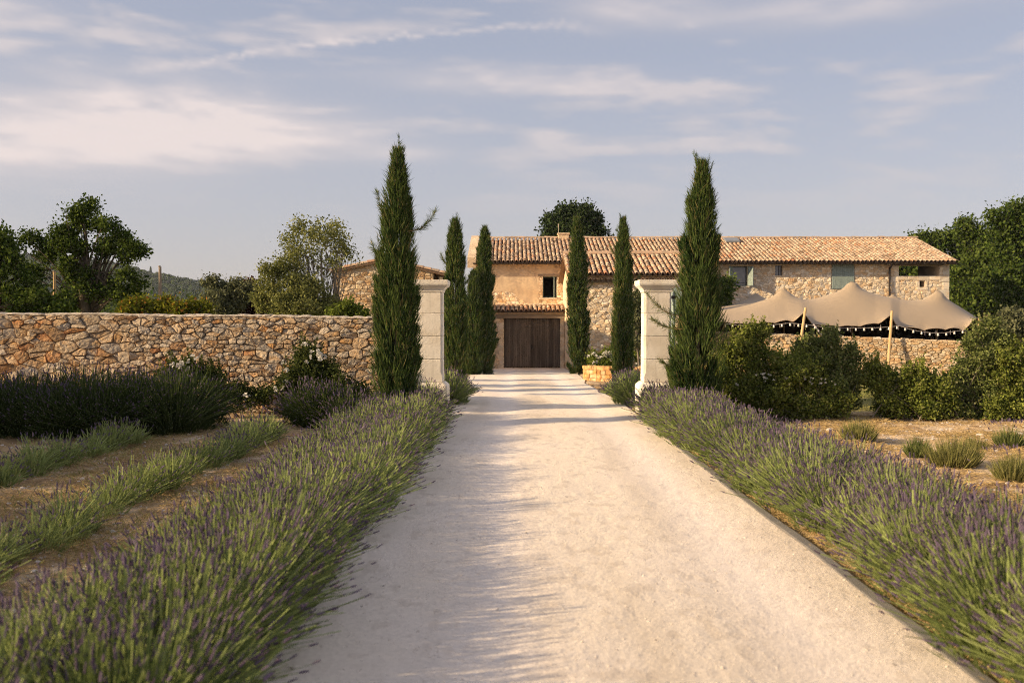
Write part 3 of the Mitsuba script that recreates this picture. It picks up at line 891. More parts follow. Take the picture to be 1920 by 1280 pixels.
# raised verge at the left gable
vz = Polygon([(FY - .45, zroof(FY - .45) - .35), (RIDGE_Y, zroof(RIDGE_Y) - .3), (RIDGE_Y, zroof(RIDGE_Y) + .17), (FY - .45, zroof(FY - .45) + .20)])
v, f = slab(vz, (XL - .30, 0, 0), EY, EZ, -EX, .45)
v = v.copy(); v[:, 0] += .0
obj('verge_wall', (v + [.0, 0, 0], f), 'plaster_mat', fh, label='plastered verge standing proud at the left end of the roof')
cb = at(1056.5, 449, RIDGE_Y)
chm = obj('chimney', joined([box(cb[0] - .30, cb[0] + .30, RIDGE_Y - .3, RIDGE_Y + .35, cb[2] - .4, cb[2] + .27, .02), box(cb[0] - .36, cb[0] + .36, RIDGE_Y - .36, RIDGE_Y + .41, cb[2] + .275, cb[2] + .36, .02)]), 'plaster_mat', rf)
ax = at(1047, 440, RIDGE_Y)
obj('mast', joined([tube([[ax[0], RIDGE_Y, cb[2] - .1], [ax[0] + .01, RIDGE_Y, cb[2] + .55], [ax[0] - .01, RIDGE_Y, cb[2] + .92]], .022, 6)]), 'coping_mat', rf)
s0 = at(1358.5, 457, 56.9); s1 = at(1385, 457, 56.9)
v, f = box(s0[0], s1[0], 56.55, 57.3, .10, .20, .01)
v = v.copy(); v[:, 2] += zroof(v[:, 1])
sk = obj('skylight', (v, f), 'skylight_mat', rf)

# ---- the projecting bay on the right of the door
bay = thing('stone_wing', 'low stone wing with tiled roof projecting right of the plank door', 'house wing')
BX0, BX1, BY, BEY, BEZ, BRY = 2.70, 8.3, 45.0, 44.62, 3.70, 48.3


def zbay(y):
    return BEZ + .30 * (y - BEY)


bf = Polygon([(BX0, BZ - .3), (BX1, BZ - .3), (BX1, zbay(BY) - .1), (BX0, zbay(BY) - .1)])
SH = (7.28, 7.75, 1.9, 3.1)
obj('front_wall', slab(bf, (0, BY, 0), EX, EZ, -EY, .5), 'pale_mortar_mat', bay)
bs = Polygon([(BY, BZ), (FY, BZ), (FY, zbay(BRY) - .1), (BRY, zbay(BRY) - .1), (BY, zbay(BY) - .1)])
obj('side_wall', slab(Polygon([(BY + .5, BZ), (FY - .06, BZ), (FY - .06, zbay(BRY) - .1), (BRY, zbay(BRY) - .1), (BY + .5, zbay(BY + .5) - .1)]), (BX0, 0, 0), EY, EZ, -EX, .4), 'plaster_mat', bay, label='plastered side wall lit by the sun')
obj('side_wall', slab(bs, (BX1, 0, 0), EY, EZ, EX, .4), 'pale_mortar_mat', bay)
cut = shapely.union_all([sbox(BX0 - .1, BZ + .34 * k, BX0 + .34 + .14 * (k % 2), BZ + .34 * k + .335) for k in range(14)])
rubble(bay, bf.buffer(-.004).difference(sbox(SH[0], SH[2], SH[1], SH[3])), (0, BY, 0), EX, EZ, -EY, 'pale_stone_mat', .23, .115, 51, depth=.036, joint=.007, drop=.2, fine=False, parts=0, tone=lambda u, v, r: r.beta(1.3, 1.9) * (.75 if v > 1.5 else 1.15))
bsh = obj('shutter', joined([box(SH[0], SH[1], BY - .06, BY - .02, SH[2], SH[3], .004)]), 'teal_paint_mat', bay)
btone = lambda x, s, r: r.choice([.1, .28, .42, .55, .68, .82, .95], p=[.05, .18, .28, .21, .13, .10, .05]) + r.normal(0, .05)
brf = tiles(bay, BX0 - .25, BX1 + .2, BEY, BEZ, BRY, .30, rows_as_parts=11, seed=61, tone=btone, pitch=.23)
tiles(bay, BX0 - .25, BX1 + .2, 52.9, zbay(BRY) - .25 * (52.9 - BRY), BRY, .25, seed=62, tone=btone, name='back_roof')
v = np.array([[x, BRY + dy, zbay(BRY) + dz] for x in np.linspace(BX0 - .25, BX1 + .2, 20) for dy, dz in ((-.16, .02), (-.14, .11), (0, .17), (.16, .11))])
v[:, 2] += np.repeat(np.random.default_rng(4).normal(0, .01, 20), 4)
i, j = [x.ravel() for x in np.meshgrid(np.arange(19), np.arange(3), indexing='ij')]
obj('ridge_band', (v, np.stack([i * 4 + j, (i + 1) * 4 + j, (i + 1) * 4 + j + 1, i * 4 + j + 1], 1)), 'roof_tile_two_mat', brf, uv=np.repeat([[.55, .6]], 80, 0))
# the cornice of tile ends under the eave
tiles(bay, BX0 - .02, BX1, BY - .26, BEZ - .27, BY + .02, .02, seed=63, tone=lambda x, s, r: .45 + .2 * r.random(), pitch=.23, course=.3, name='cornice', r0=.08)
obj('eave_band', joined([box(BX0, BX1, BY - .10, BY + .1, BEZ - .42, BEZ - .345)]), 'pale_mortar_mat', bay)
rng = np.random.default_rng(71)
for k in range(14):
    z0 = BZ + .34 * k
    if z0 + .33 > BEZ - .45:
        break
    wq = .34 + .14 * (k % 2)
    v, f = box(BX0 - .012, BX0 + wq, BY - .058, BY + .35 + .15 * ((k + 1) % 2), z0 + .006, z0 + .334, .025, rng, .006)
    obj('quoin', (v, f), 'pale_stone_mat', bay, uv=np.repeat([[.2 + .3 * rng.random(), rng.random()]], len(v), 0))

# ---- the porch wall with the plank door
pw = thing('porch', 'stone porch wall with tiled coping and weathered plank door below the plastered front', 'porch')
PY = 51.0
DX0, DX1, DZ0, DZ1 = -.42, 2.47, -.82, 1.70
pf = Polygon([(-2.2, BZ - .3), (DX0, BZ - .3), (DX0, DZ1), (DX1, DZ1), (DX1, BZ - .3), (2.69, BZ - .3), (2.69, 2.06), (-2.2, 2.06)])
obj('wall', slab(pf, (0, PY, 0), EX, EZ, -EY, .5), 'pale_mortar_mat', pw)
st = Polygon([(-2.2, BZ), (DX0, BZ), (DX0, DZ1 - .01), (-2.2, DZ1 - .01)])
rubble(pw, st.buffer(-.004), (0, PY, 0), EX, EZ, -EY, 'pale_stone_mat', .22, .12, 81, depth=.04, joint=.007, fine=False)
rng = np.random.default_rng(82)
for k in range(11):
    z0 = BZ + .245 * k
    if z0 + .24 > DZ1:
        break
    v, f = box(DX1 + .002, 2.685, PY - .05, PY + .1, z0, z0 + .238, .02, rng, .006)
    obj('jamb', (v, f), 'pale_stone_mat', pw, uv=np.repeat([[.15 + .3 * rng.random(), rng.random()]], len(v), 0))
    v, f = box(DX0 - .3 + .06 * (k % 2), DX0 - .002, PY - .055, PY + .1, z0, z0 + .238, .02, rng, .006)
    obj('jamb', (v, f), 'pale_stone_mat', pw, uv=np.repeat([[.15 + .3 * rng.random(), rng.random()]], len(v), 0))
obj('lintel', joined([box(DX0 - .38, 2.685, PY - .07, PY + .3, DZ1, DZ1 + .21, .015, rng, .006)]), 'beam_wood_mat', pw, uv=(.55, .55), label='long weathered grey timber lintel')
obj('plaster_band', joined([box(-2.2, 2.685, PY - .035, PY + .05, DZ1 + .212, 2.058)]), 'plaster_mat', pw)
tiles(pw, -2.2, 2.685, PY - .26, 2.10, PY + .62, .36, seed=83, rows_as_parts=3, tone=lambda x, s, r: r.choice([.15, .4, .5, .68, .85]) + r.normal(0, .05), name='coping_roof', pitch=.235)
rng = np.random.default_rng(84)
for x in np.arange(-2.2, 2.6, .40):
    v, f = box(x + .004, min(x + .396, 2.685), PY + .46, PY + .74, 2.38, 2.475, .015, rng, .005)
    obj('brick', (v, f), 'pale_stone_mat', pw, uv=np.repeat([[.35 + .3 * rng.random(), rng.random()]], len(v), 0))
obj('porch_top', joined([box(-2.2, 2.69, PY + .74, FY - .06, 2.28, 2.36)]), 'plaster_mat', pw)
dr_ = obj('door', joined([box(DX0, DX1, PY + .17, PY + .20, DZ0, DZ1)]), 'interior_mat', pw, label='double plank door, dark and weathered with a wicket on its right')
nb_ = 25
bw = (DX1 - DX0) / nb_
for k in range(nb_):
    zt_ = DZ1 - .012
    y = PY + .135 + rng.normal(0, .003) - (.012 if 15 <= k < 21 else 0)
    v, f = box(DX0 + k * bw + .005, DX0 + (k + 1) * bw - .005, y, y + .034, DZ0 + .02 + rng.uniform(0, .02), zt_, .005)
    obj('plank', (v, f), 'door_wood_mat', dr_, uv=(rng.random(), rng.random() * 2.2 - .6))
obj('handle', joined([tube([[1.02, PY + .10, .15], [1.02, PY + .075, .18], [1.02, PY + .075, .32], [1.02, PY + .10, .35]], .012, 6)]), 'dark_metal_mat', dr_)

# ---- the barn on the left
barn = thing('barn', 'stone barn with a low gable seen above the garden wall left of the drive', 'barn')
NY = 42.0
pk, e0, e1 = at(722, 486, NY), at(620, 508, NY), at(835, 513, NY)
XB0, XB1 = e0[0] + .12, at(812, 520, NY)[0]
zl = lambda x: np.interp(x, [e0[0], pk[0], e1[0]], [e0[2], pk[2], e1[2]])
bp = Polygon([(XB0, BZ), (XB1, BZ), (XB1, zl(XB1) - .09), (pk[0], pk[2] - .09), (XB0, zl(XB0) - .09)])
obj('gable_wall', slab(bp, (0, NY, 0), EX, EZ, -EY, .5), 'pale_mortar_mat', barn)
rubble(barn, bp.buffer(-.004).intersection(sbox(-20, .7, 0, 6)), (0, NY, 0), EX, EZ, -EY, 'terrace_stone_mat', .23, .10, 91, depth=.05, joint=.008, drop=.2, fine=False, tone=lambda u, v, r: r.beta(1.5, 1.7))
obj('side_wall', slab(Polygon([(NY + .5, BZ), (50, BZ), (50, zl(XB0) - .1), (NY + .5, zl(XB0) - .1)]), (XB0, 0, 0), EY, EZ, -EX, .4), 'pale_mortar_mat', barn)
obj('inner_wall', joined([box(XB1 - .4, XB1 - .02, NY + .5, 50, BZ, zl(XB1) - .1), box(XB1 - .02, e1[0] - .1, 46.9, 47.2, BZ, zl(e1[0]) - .12)]), 'interior_mat', barn)
obj('post', joined([box(e1[0] - .28, e1[0] - .12, NY + .05, NY + .25, BZ, zl(e1[0]) - .12)]), 'beam_wood_mat', barn, uv=(.3, .3))
rng = np.random.default_rng(92)
# its tiles run down both ways from the ridge, which points away from the viewer
tl, bed = [], []
for sgn, xe, ze in ((-1, e0[0], e0[2]), (1, e1[0], e1[2])):
    up = np.array([pk[0] - xe, 0, pk[2] - ze]); L = np.linalg.norm(up); up /= L
    nn = np.array([-up[2], 0, up[0]]) * (1 if up[0] > 0 else -1)
    b0 = np.array([[xe, NY - .18, ze], [xe, 50, ze], [pk[0], 50, pk[2]], [pk[0], NY - .18, pk[2]]])
    bed.append((np.vstack([b0 - nn * .03, b0 - nn * .09]), np.array([[0, 1, 2], [0, 2, 3], [4, 6, 5], [4, 7, 6], [0, 3, 7], [0, 7, 4]])))
    for r in range(int(L / .33) + 1):
        for c in range(33):
            yc = NY - .12 + c * .24
            s0, s1 = r * .33 - .04, min(r * .33 + .37, L)
            if s1 - s0 < .08:
                continue
            ang = np.linspace(0, np.pi, 6)
            ra = .10 * rng.uniform(.95, 1.06)
            o = np.array([xe, yc, ze])
            A = o + s0 * up + np.cos(ang)[:, None] * ra * EY + (np.sin(ang) * ra + .015)[:, None] * nn
            B = o + s1 * up + np.cos(ang)[:, None] * ra * .82 * EY + (np.sin(ang) * ra * .82)[:, None] * nn
            i5 = np.arange(5)
            f = np.vstack([np.stack([i5, i5 + 6, i5 + 7], 1), np.stack([i5, i5 + 7, i5 + 1], 1)])
            tl.append((np.vstack([A, B]), f, np.array([np.clip(rng.normal(.55, .2), 0, 1), rng.random()])))
br = obj('roof', joined(bed), 'roof_bed_two_mat', barn)
v, f, uv = joined(tl)
obj('clay_tiles', (v, f), 'roof_tile_two_mat', br, uv=uv, kind='stuff')

# the wall between the barn and the porch
yw = thing('yard_wall', 'low stone yard wall with pale cap between the two left cypresses', 'stone wall')
obj('core', slab(sbox(-5.2, BZ, -2.25, 2.15), (0, 46.5, 0), EX, EZ, -EY, .4), 'pale_mortar_mat', yw)
rubble(yw, sbox(-3.4, .0, -2.26, 2.14), (0, 46.5, 0), EX, EZ, -EY, 'planter_stone_mat', .24, .13, 95, parts=60, depth=.05)
obj('cap', joined([box(-5.2, -2.23, 46.42, 46.95, 2.152, 2.27, .02)]), 'coping_mat', yw)


# ------------------------------------------------------------------ terrace, wall and tent on the right
tw_ = thing('terrace_wall', 'low dry stone wall of pale ochre blocks in front of the tent', 'stone wall')
wl, wr = at(1330, 621, 42.0), at(1835, 640.5, 39.0)
eu = np.array([wr[0] - wl[0], wr[1] - wl[1], 0]); WL = np.linalg.norm(eu); eu /= WL
ew = np.array([eu[1], -eu[0], 0])
zw = lambda u: wl[2] + (wr[2] - wl[2]) * u / WL
wp = Polygon([(0, -1.0), (WL, -1.0), (WL, zw(WL) - .03), (0, zw(0) - .03)])
obj('core', slab(wp, (wl[0], wl[1], 0), eu, EZ, ew, .45), 'mortar_mat', tw_)
rubble(tw_, Polygon([(0, -.6), (WL, -.6), (WL, zw(WL) - .06), (0, zw(0) - .06)]), (wl[0], wl[1], 0), eu, EZ, ew, 'terrace_stone_mat', .20, .085, 101, parts=300, depth=.06, joint=.006, drop=.22, big=6, fine=True,
       tone=lambda u, v, r: r.beta(1.3, 2.0), first=lambda g: -(g.centroid.y > .0) - g.area)
rng = np.random.default_rng(102)
u = 0
while u < WL:
    du = rng.uniform(.22, .5)
    v, f = box(u + .004, min(u + du, WL) - .004, -.50, .04, -.075, rng.uniform(-.005, .02), .02, rng, .008)
    V = place(np.column_stack([v[:, 0], v[:, 2] + zw(u + du / 2), v[:, 1]]), (wl[0], wl[1], 0), eu, EZ, ew)
    obj('coping_stone', (V, f[:, ::-1]), 'terrace_stone_mat', tw_, uv=np.repeat([[rng.beta(1.2, 2.5), rng.random()]], len(V), 0))
    u += du
# its further stretch at the right edge
tw2 = thing('terrace_wall', 'end of a dry stone wall under the olive tree at the right edge', 'stone wall')
a0, a1 = at(1838, 628, 37.0), at(2050, 634, 35.5)
eu2 = np.array([a1[0] - a0[0], a1[1] - a0[1], 0]); L2 = np.linalg.norm(eu2); eu2 /= L2
ew2 = np.array([eu2[1], -eu2[0], 0])
obj('core', slab(sbox(0, -1, L2, a0[2] - .1), (a0[0], a0[1], 0), eu2, EZ, ew2, .45), 'mortar_mat', tw2)
rubble(tw2, sbox(0, -.5, L2, a0[2]), (a0[0], a0[1], 0), eu2, EZ, ew2, 'terrace_stone_mat', .25, .10, 104, parts=80, depth=.06, joint=.009, drop=.2, fine=True)
obj('terrace', joined([box(wl[0] - 1, XR + 3.5, 41.6, FY - .06, -1.2, -.2)]), 'terrace_floor_mat', kind='structure')

# ---- stretch tent: a soap film pulled up at its poles
tent = thing('stretch_tent', 'large beige stretch tent with five peaks standing in front of the stone house', 'tent')
TY0, TY1 = 40.6, 50.2
NU, NV = 150, 70
edge_px = np.array([[1296, 600], [1330, 604], [1358, 604.5], [1400, 609], [1440, 608], [1476, 604], [1489, 604], [1507, 586], [1525, 607], [1560, 612], [1600, 614.5], [1640, 610], [1650, 608.5], [1670, 590], [1683, 609.5], [1710, 616], [1735, 620], [1790, 618], [1810, 620], [1834, 595]])
pxu = np.linspace(1296, 1834, NU)
fe = np.array([at(a, np.interp(a, edge_px[:, 0], edge_px[:, 1]), TY0) for a in pxu])
scal = np.abs(np.sin((pxu - 1296) / 40.0 * np.pi)) ** .6
scal *= np.interp(pxu, [1296, 1380, 1440, 1480, 1492, 1522, 1560, 1590, 1648, 1656, 1680, 1700, 1730, 1800, 1812], [.2, .4, 1, 1, 0, 0, .6, 1, 1, 0, 0, .5, 1, 1, 0])
fe[:, 2] += scal * .085
fe[:, 1] += .0 + .25 * np.interp(pxu, [1296, 1480, 1507, 1530, 1645, 1670, 1690, 1834], [1, 1, .0, 1, 1, .0, 1, .6])
back_z = np.interp(pxu, [1296, 1500, 1700, 1834], [1.9, 2.1, 2.1, 1.6])
XA, XB = fe[0, 0], fe[-1, 0]
bx = np.linspace(XA + .6, XB + 5.0, NU)
vv = np.linspace(0, 1, NV)
GX = fe[:, 0][None] * (1 - vv[:, None]) + bx[None] * vv[:, None]
GYy = fe[:, 1][None] * (1 - vv[:, None]) + TY1 * vv[:, None]
fixed = np.full((NV, NU), np.nan)
fixed[0] = fe[:, 2]
fixed[-1] = back_z
fixed[:, 0] = np.interp(vv, [0, .5, 1], [fe[0, 2], 2.1, back_z[0]])
fixed[:, -1] = np.interp(vv, [0, .25, .6, 1], [fe[-1, 2], fe[-1, 2] - .12, 1.6, 1.6])
peaks = [(1418, 549, 48.0), (1468, 540, 44.3), (1598, 526.5, 44.6), (1674, 551, 48.3), (1758.5, 543.5, 44.2)]
PK = []
for a, b, yy in peaks:
    P = at(a, b, yy)
    d = (GX - P[0]) ** 2 + (GYy - yy) ** 2
    k = np.unravel_index(np.argmin(d), d.shape)
    rr = np.sqrt(np.where(np.arange(NV)[:, None] > 1, d, 99) + .045 ** 2)
    cone = P[2] - .92 * (rr - .045) / (1 + .60 * rr)
    in_ = rr < ((.8 if a > 1700 else 1.25) if yy < 46 else .7)
    in_[:, 0] = in_[:, -1] = in_[-1] = False
    fixed[in_] = np.fmax(np.where(np.isnan(fixed[in_]), -9, fixed[in_]), cone[in_])
    PK.append((P, k))
idx = np.arange(NV * NU).reshape(NV, NU)
free = np.isnan(fixed)
rows, cols, vals, rhs = [], [], [], np.zeros(NV * NU)
for jv in range(NV):
    for iu in range(NU):
        k = idx[jv, iu]
        if not free[jv, iu]:
            rows.append(k); cols.append(k); vals.append(1.0); rhs[k] = fixed[jv, iu]
        else:
            wu, wv = 1.0 / ((XB - XA) / NU) ** 2, 1.0 / ((TY1 - TY0) / NV) ** 2
            for dj, di, w_ in ((0, 1, wu), (0, -1, wu), (1, 0, wv), (-1, 0, wv)):
                rows.append(k); cols.append(idx[jv + dj, iu + di]); vals.append(-w_)
            rows.append(k); cols.append(k); vals.append(2 * (wu + wv))
ZT = spsolve(sparse.csr_matrix((vals, (rows, cols)), shape=(NV * NU,) * 2), rhs).reshape(NV, NU)
ZB = ZT.copy()
keep_ = np.zeros((NV, NU), bool)
keep_[0] = keep_[-1] = keep_[:, 0] = keep_[:, -1] = True
for P, k in PK:
    keep_ |= (GX - GX[k]) ** 2 + (GYy - GYy[k]) ** 2 < .32 ** 2
for _ in range(40):                                     # stretch cloth bends evenly between its poles
    Zs = ZT.copy()
    Zs[1:-1, 1:-1] = .25 * (ZT[:-2, 1:-1] + ZT[2:, 1:-1] + ZT[1:-1, :-2] + ZT[1:-1, 2:])
    ZT = np.where(keep_, ZT, Zs)
v = np.stack([GX, GYy, ZT], -1).reshape(-1, 3)
i = (np.arange(NV - 1)[:, None] * NU + np.arange(NU - 1)[None]).ravel()
ff = np.vstack([np.stack([i, i + 1, i + NU + 1], 1), np.stack([i, i + NU + 1, i + NU], 1)])
obj('canopy', (v, ff), 'tent_mat', tent, smooth=True)
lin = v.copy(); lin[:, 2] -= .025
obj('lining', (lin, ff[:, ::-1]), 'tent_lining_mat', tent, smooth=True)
# dark side walls hang at the back and at the left
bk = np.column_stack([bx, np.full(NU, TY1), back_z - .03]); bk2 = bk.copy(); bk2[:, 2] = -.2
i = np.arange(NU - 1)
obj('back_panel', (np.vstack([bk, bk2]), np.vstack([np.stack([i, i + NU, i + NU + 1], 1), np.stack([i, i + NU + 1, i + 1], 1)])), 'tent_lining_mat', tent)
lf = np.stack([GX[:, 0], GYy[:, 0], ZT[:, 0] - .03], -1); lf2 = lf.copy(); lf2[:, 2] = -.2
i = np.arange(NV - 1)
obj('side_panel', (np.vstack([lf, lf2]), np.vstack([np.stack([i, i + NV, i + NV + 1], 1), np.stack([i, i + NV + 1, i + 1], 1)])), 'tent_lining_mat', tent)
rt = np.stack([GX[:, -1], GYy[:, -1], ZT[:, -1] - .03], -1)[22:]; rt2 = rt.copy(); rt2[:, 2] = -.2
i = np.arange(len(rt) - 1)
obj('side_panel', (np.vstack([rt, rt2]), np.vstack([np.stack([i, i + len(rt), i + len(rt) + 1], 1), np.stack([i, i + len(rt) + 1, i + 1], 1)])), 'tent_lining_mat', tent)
for P, k in PK:
    pt = np.array([GX[k], GYy[k], ZT[k] - .05])
    obj('inner_pole', joined([tube([[pt[0], pt[1], -.2], pt], .05, 8)]), 'pole_wood_mat', tent, uv=(.4, .4))
for a, b, c, d, yy in ((1510.5, 577, 1490, 720, 39.6), (1672.5, 583, 1663, 725, 39.2), (1836.5, 593, 1834, 700, 39.9)):
    A, B = at(a, b, yy + .6), at(c, d, yy - .1)
    B = A + (B - A) * ((A[2] + .75) / max(A[2] - B[2], .1))
    tpts = [B + (A - B) * t for t in np.linspace(0, 1, 5)]
    v, f = tube(tpts, [.062, .060, .058, .056, .052], 9)
    obj('pole', (v, f), 'pole_wood_mat', tent, smooth=True, uv=(.5, .6))


def strap(p0, p1, w=.03):
    p0, p1 = np.array(p0), np.array(p1)
    d = unit(p1 - p0); s = unit(np.cross(d, [0, 1, 0])) * w / 2; t = unit(np.cross(d, s)) * .003
    v = np.array([p0 - s - t, p0 + s - t, p0 + s + t, p0 - s + t, p1 - s - t, p1 + s - t, p1 + s + t, p1 - s + t])
    f = np.array([[0, 1, 2], [0, 2, 3], [4, 6, 5], [4, 7, 6], [0, 4, 5], [0, 5, 1], [1, 5, 6], [1, 6, 2], [2, 6, 7], [2, 7, 3], [3, 7, 4], [3, 4, 0]])
    return v, f


g0 = at(1525, 607.5, TY0 - .05)
gdir = at(1548, 637, TY0 - 1.0) - g0
obj('guy_strap', joined([strap(g0, g0 + gdir * 2.9, .06)]), 'webbing_mat', tent, label='white guy strap running down to the right')
pk2 = PK[1][0]
sp = [at(a, b, yy) for a, b, yy in ((1500, 561, 43.0), (1506, 570, 42.0), (1515, 583, 41.2), (1521, 597, 40.8), (1525, 607, 40.55))]
seam = []
obj('edge_cord', joined([tube(np.stack([fe[:, 0], fe[:, 1] - .01, fe[:, 2] - .01], -1), .012, 5)]), 'tent_lining_mat', tent)
for a in (1360, 1400, 1438, 1462, 1489, 1594, 1621, 1651, 1684, 1734, 1755, 1782, 1811):
    p = at(a, np.interp(a, edge_px[:, 0], edge_px[:, 1]) + 1, TY0 + .2)
    obj('edge_strap', joined([strap(p, p + [.03, .06, -.16], .035)]), 'webbing_mat', tent)

# ---- festoon lights along the tent's edge
fl = thing('string_light', 'string of small white bulbs hung along the front edge of the tent', 'string light')
cx_ = np.array([[1360, 607], [1400, 611], [1440, 610], [1480, 605.5], [1510, 608], [1540, 612.5], [1570, 614.5], [1610, 614.5], [1650, 614], [1668, 613], [1686, 610.5], [1705, 617], [1725, 621], [1750, 624.5], [1775, 623.5], [1800, 619.5], [1812, 619]])
pc = np.array([at(a, np.interp(a, cx_[:, 0], cx_[:, 1]), TY0 + .12) for a in np.linspace(1360, 1812, 90)])
obj('cable', joined([tube(pc, .011, 5)]), 'cable_mat', fl)
bulb = trimesh.creation.revolve(np.array([[0, -.10], [.026, -.095], [.036, -.075], [.036, -.05], [.026, -.025], [.022, 0], [0, .0]]), sections=8)
for a in np.arange(1374, 1806, 15.4):
    p = at(a, np.interp(a, cx_[:, 0], cx_[:, 1]), TY0 + .12)
    v, f = tri(bulb)
    obj('bulb', (v * 1.15 + p - [0, 0, .01], f), 'bulb_mat', fl, smooth=True)
    v, f = tube([p + [0, 0, .012], p - [0, 0, .035]], .030, 7)
    obj('socket', (v, f), 'cable_mat', fl)


# ------------------------------------------------------------------ plants
def cypress(base, height, radius, label, seed, blades, lean=(0, 0), group=None, wisp=(), prof=None, twin=None, bl=1.0, cat='cypress tree', fuzz=1.0):
    """A column of steep feathery plumes round a trunk. wisp: loose sprays (height share, angle, length)."""
    rng = np.random.default_rng(seed)
    k = thing('cypress', label, cat, group)
    base = np.asarray(base, float)
    tp = [base + [lean[0] * t, lean[1] * t, height * t * .93] for t in np.linspace(-.03, 1, 8)]
    v, f = tube(tp, np.linspace(radius * .13, .010, 8), 8)
    obj('trunk', (v, f), 'bark_mat', k)
    pt, pr = (np.array(prof).T if prof is not None else (np.array([0, .03, .10, .3, .55, .75, .9, 1.0]), np.array([.62, .80, .95, 1.0, .93, .75, .46, .10])))
    V = []
    blades = int(blades * 2.0)
    n = int(165 * height / 4.7 * max(radius / .4, .8))
    hs = rng.random(n) ** .92
    th = rng.random(n) * 2 * np.pi
    lump = (.66 + .60 * meshkit.noise(np.stack([np.cos(th) * 1.7, np.sin(th) * 1.7, hs * height * 1.3], -1), seed)) * rng.uniform(.78, 1.22, n)
    R = radius * np.interp(hs, pt, pr) * lump
    tip = base + np.stack([np.cos(th) * R + lean[0] * hs, np.sin(th) * R + lean[1] * hs, hs * height], -1)
    pl = rng.uniform(.38, .95, n) * (height / 4.7) ** .5 * np.interp(hs, [0, .8, 1], [1, .9, .55])
    root = base + np.stack([np.cos(th) * R * .45 + lean[0] * hs, np.sin(th) * R * .45 + lean[1] * hs, np.maximum(hs * height - pl, .02 * height)], -1)
    per = blades // n
    tone_p = np.clip(rng.normal(.40, .27, n), 0, 1)
    q = np.repeat(np.arange(n), per)
    t = rng.random(len(q)) ** .75
    ax = unit(tip - root)[q]
    ln = np.linalg.norm(tip - root, axis=1)[q]
    off = rng.normal(size=(len(q), 3)); off -= (off * ax).sum(1, keepdims=True) * ax
    off = unit(off) * (rng.random(len(q)) ** .5)[:, None]
    sw = .098 * (1 - t ** 2 * .85) * radius / .4
    b = root[q] + ax * (ln * t)[:, None] + off * sw[:, None]
    d = unit(ax * 1.2 + off * .50 + rng.normal(0, .17, (len(q), 3)) + [0, 0, .30])
    side = unit(np.cross(d, rng.normal(size=(len(q), 3))))
    L = rng.uniform(.06, .17, len(q)) * bl
    wd = rng.uniform(.0035, .0085, len(q)) * bl
    tone = np.stack([np.clip(tone_p[q] + rng.normal(0, .16, len(q)), 0, 1), rng.random(len(q))], 1)
    V.append(diamonds(b, d, side, L, wd, tone, .4))
    # loose hair on the outline
    m = int(blades * .035 * fuzz)
    hs2, th2 = rng.random(m) ** .8, rng.random(m) * 6.283
    R2 = radius * np.interp(hs2, pt, pr) * rng.uniform(.95, 1.22, m)
    b = base + np.stack([np.cos(th2) * R2 + lean[0] * hs2, np.sin(th2) * R2 + lean[1] * hs2, hs2 * height], -1)
    d = unit(np.stack([np.cos(th2) * .5, np.sin(th2) * .5, 1 + 0 * th2], -1) + rng.normal(0, .25, (m, 3)))
    V.append(diamonds(b - d * .08, d, unit(np.cross(d, rng.normal(size=(m, 3)))), rng.uniform(.10, .28, m) * bl, rng.uniform(.004, .008, m) * bl, np.stack([rng.uniform(.5, 1, m), rng.random(m)], 1), .4))
    # the leading shoots
    for _ in range(34):
        h0 = rng.uniform(.80, 1.0) * height
        a = rng.random() * 6.283
        ro = radius * float(np.interp(h0 / height, pt, pr)) * .8
        o = base + [lean[0] * h0 / height + math.cos(a) * ro, lean[1] * h0 / height + math.sin(a) * ro, h0 - .15]
        g = unit(np.array([math.cos(a) * .25, math.sin(a) * .25, 1.0]))
        m = 60
        t = rng.random(m) * rng.uniform(.15, .42)
        d = unit(g + rng.normal(0, .3, (m, 3)))
        V.append(diamonds(o + g * t[:, None], d, unit(np.cross(d, rng.normal(size=(m, 3)))), rng.uniform(.05, .12, m) * bl, rng.uniform(.0025, .006, m) * bl, np.stack([rng.uniform(.4, 1, m), rng.random(m)], 1)))
    tw = []
    for (hz, a, L0, rise) in wisp:
        o = base + [lean[0] * hz + math.cos(a) * radius * .6, lean[1] * hz + math.sin(a) * radius * .6, hz * height]
        out = np.array([math.cos(a), math.sin(a), 0])
        ts = np.linspace(0, 1, 9)
        path = o + out * (L0 * 1.1 * ts ** .8)[:, None] + np.array([0, 0, 1.0]) * (rise * ts ** 2.2 * 1.0)[:, None]
        tw.append(tube(path, np.linspace(.010, .002, 9), 5))
        m = 210
        t = rng.uniform(.15, 1, m)
        c = np.stack([np.interp(t, ts, path[:, j]) for j in range(3)], -1)
        g = unit(np.stack([np.interp(np.clip(t + .1, 0, 1), ts, path[:, j]) for j in range(3)], -1) - np.stack([np.interp(t - .05, ts, path[:, j]) for j in range(3)], -1))
        d = unit(g + rng.normal(0, .55, (m, 3)))
        V.append(diamonds(c, d, unit(np.cross(d, rng.normal(size=(m, 3)))), rng.uniform(.06, .16, m), rng.uniform(.002, .005, m), np.stack([rng.uniform(.7, 1, m), rng.uniform(.5, 1, m)], 1)))
    v, f, uv = joined(V)
    obj('foliage', (v, f), 'cypress_mat', k, uv=uv, kind='stuff')
    for t_ in tw:
        obj('loose_branch', t_, 'twig_mat', k)
    return k


def yb(px, Y):
    return np.array([(px - 960) / FPX * Y, Y, float(gz(0, Y)) - .02])


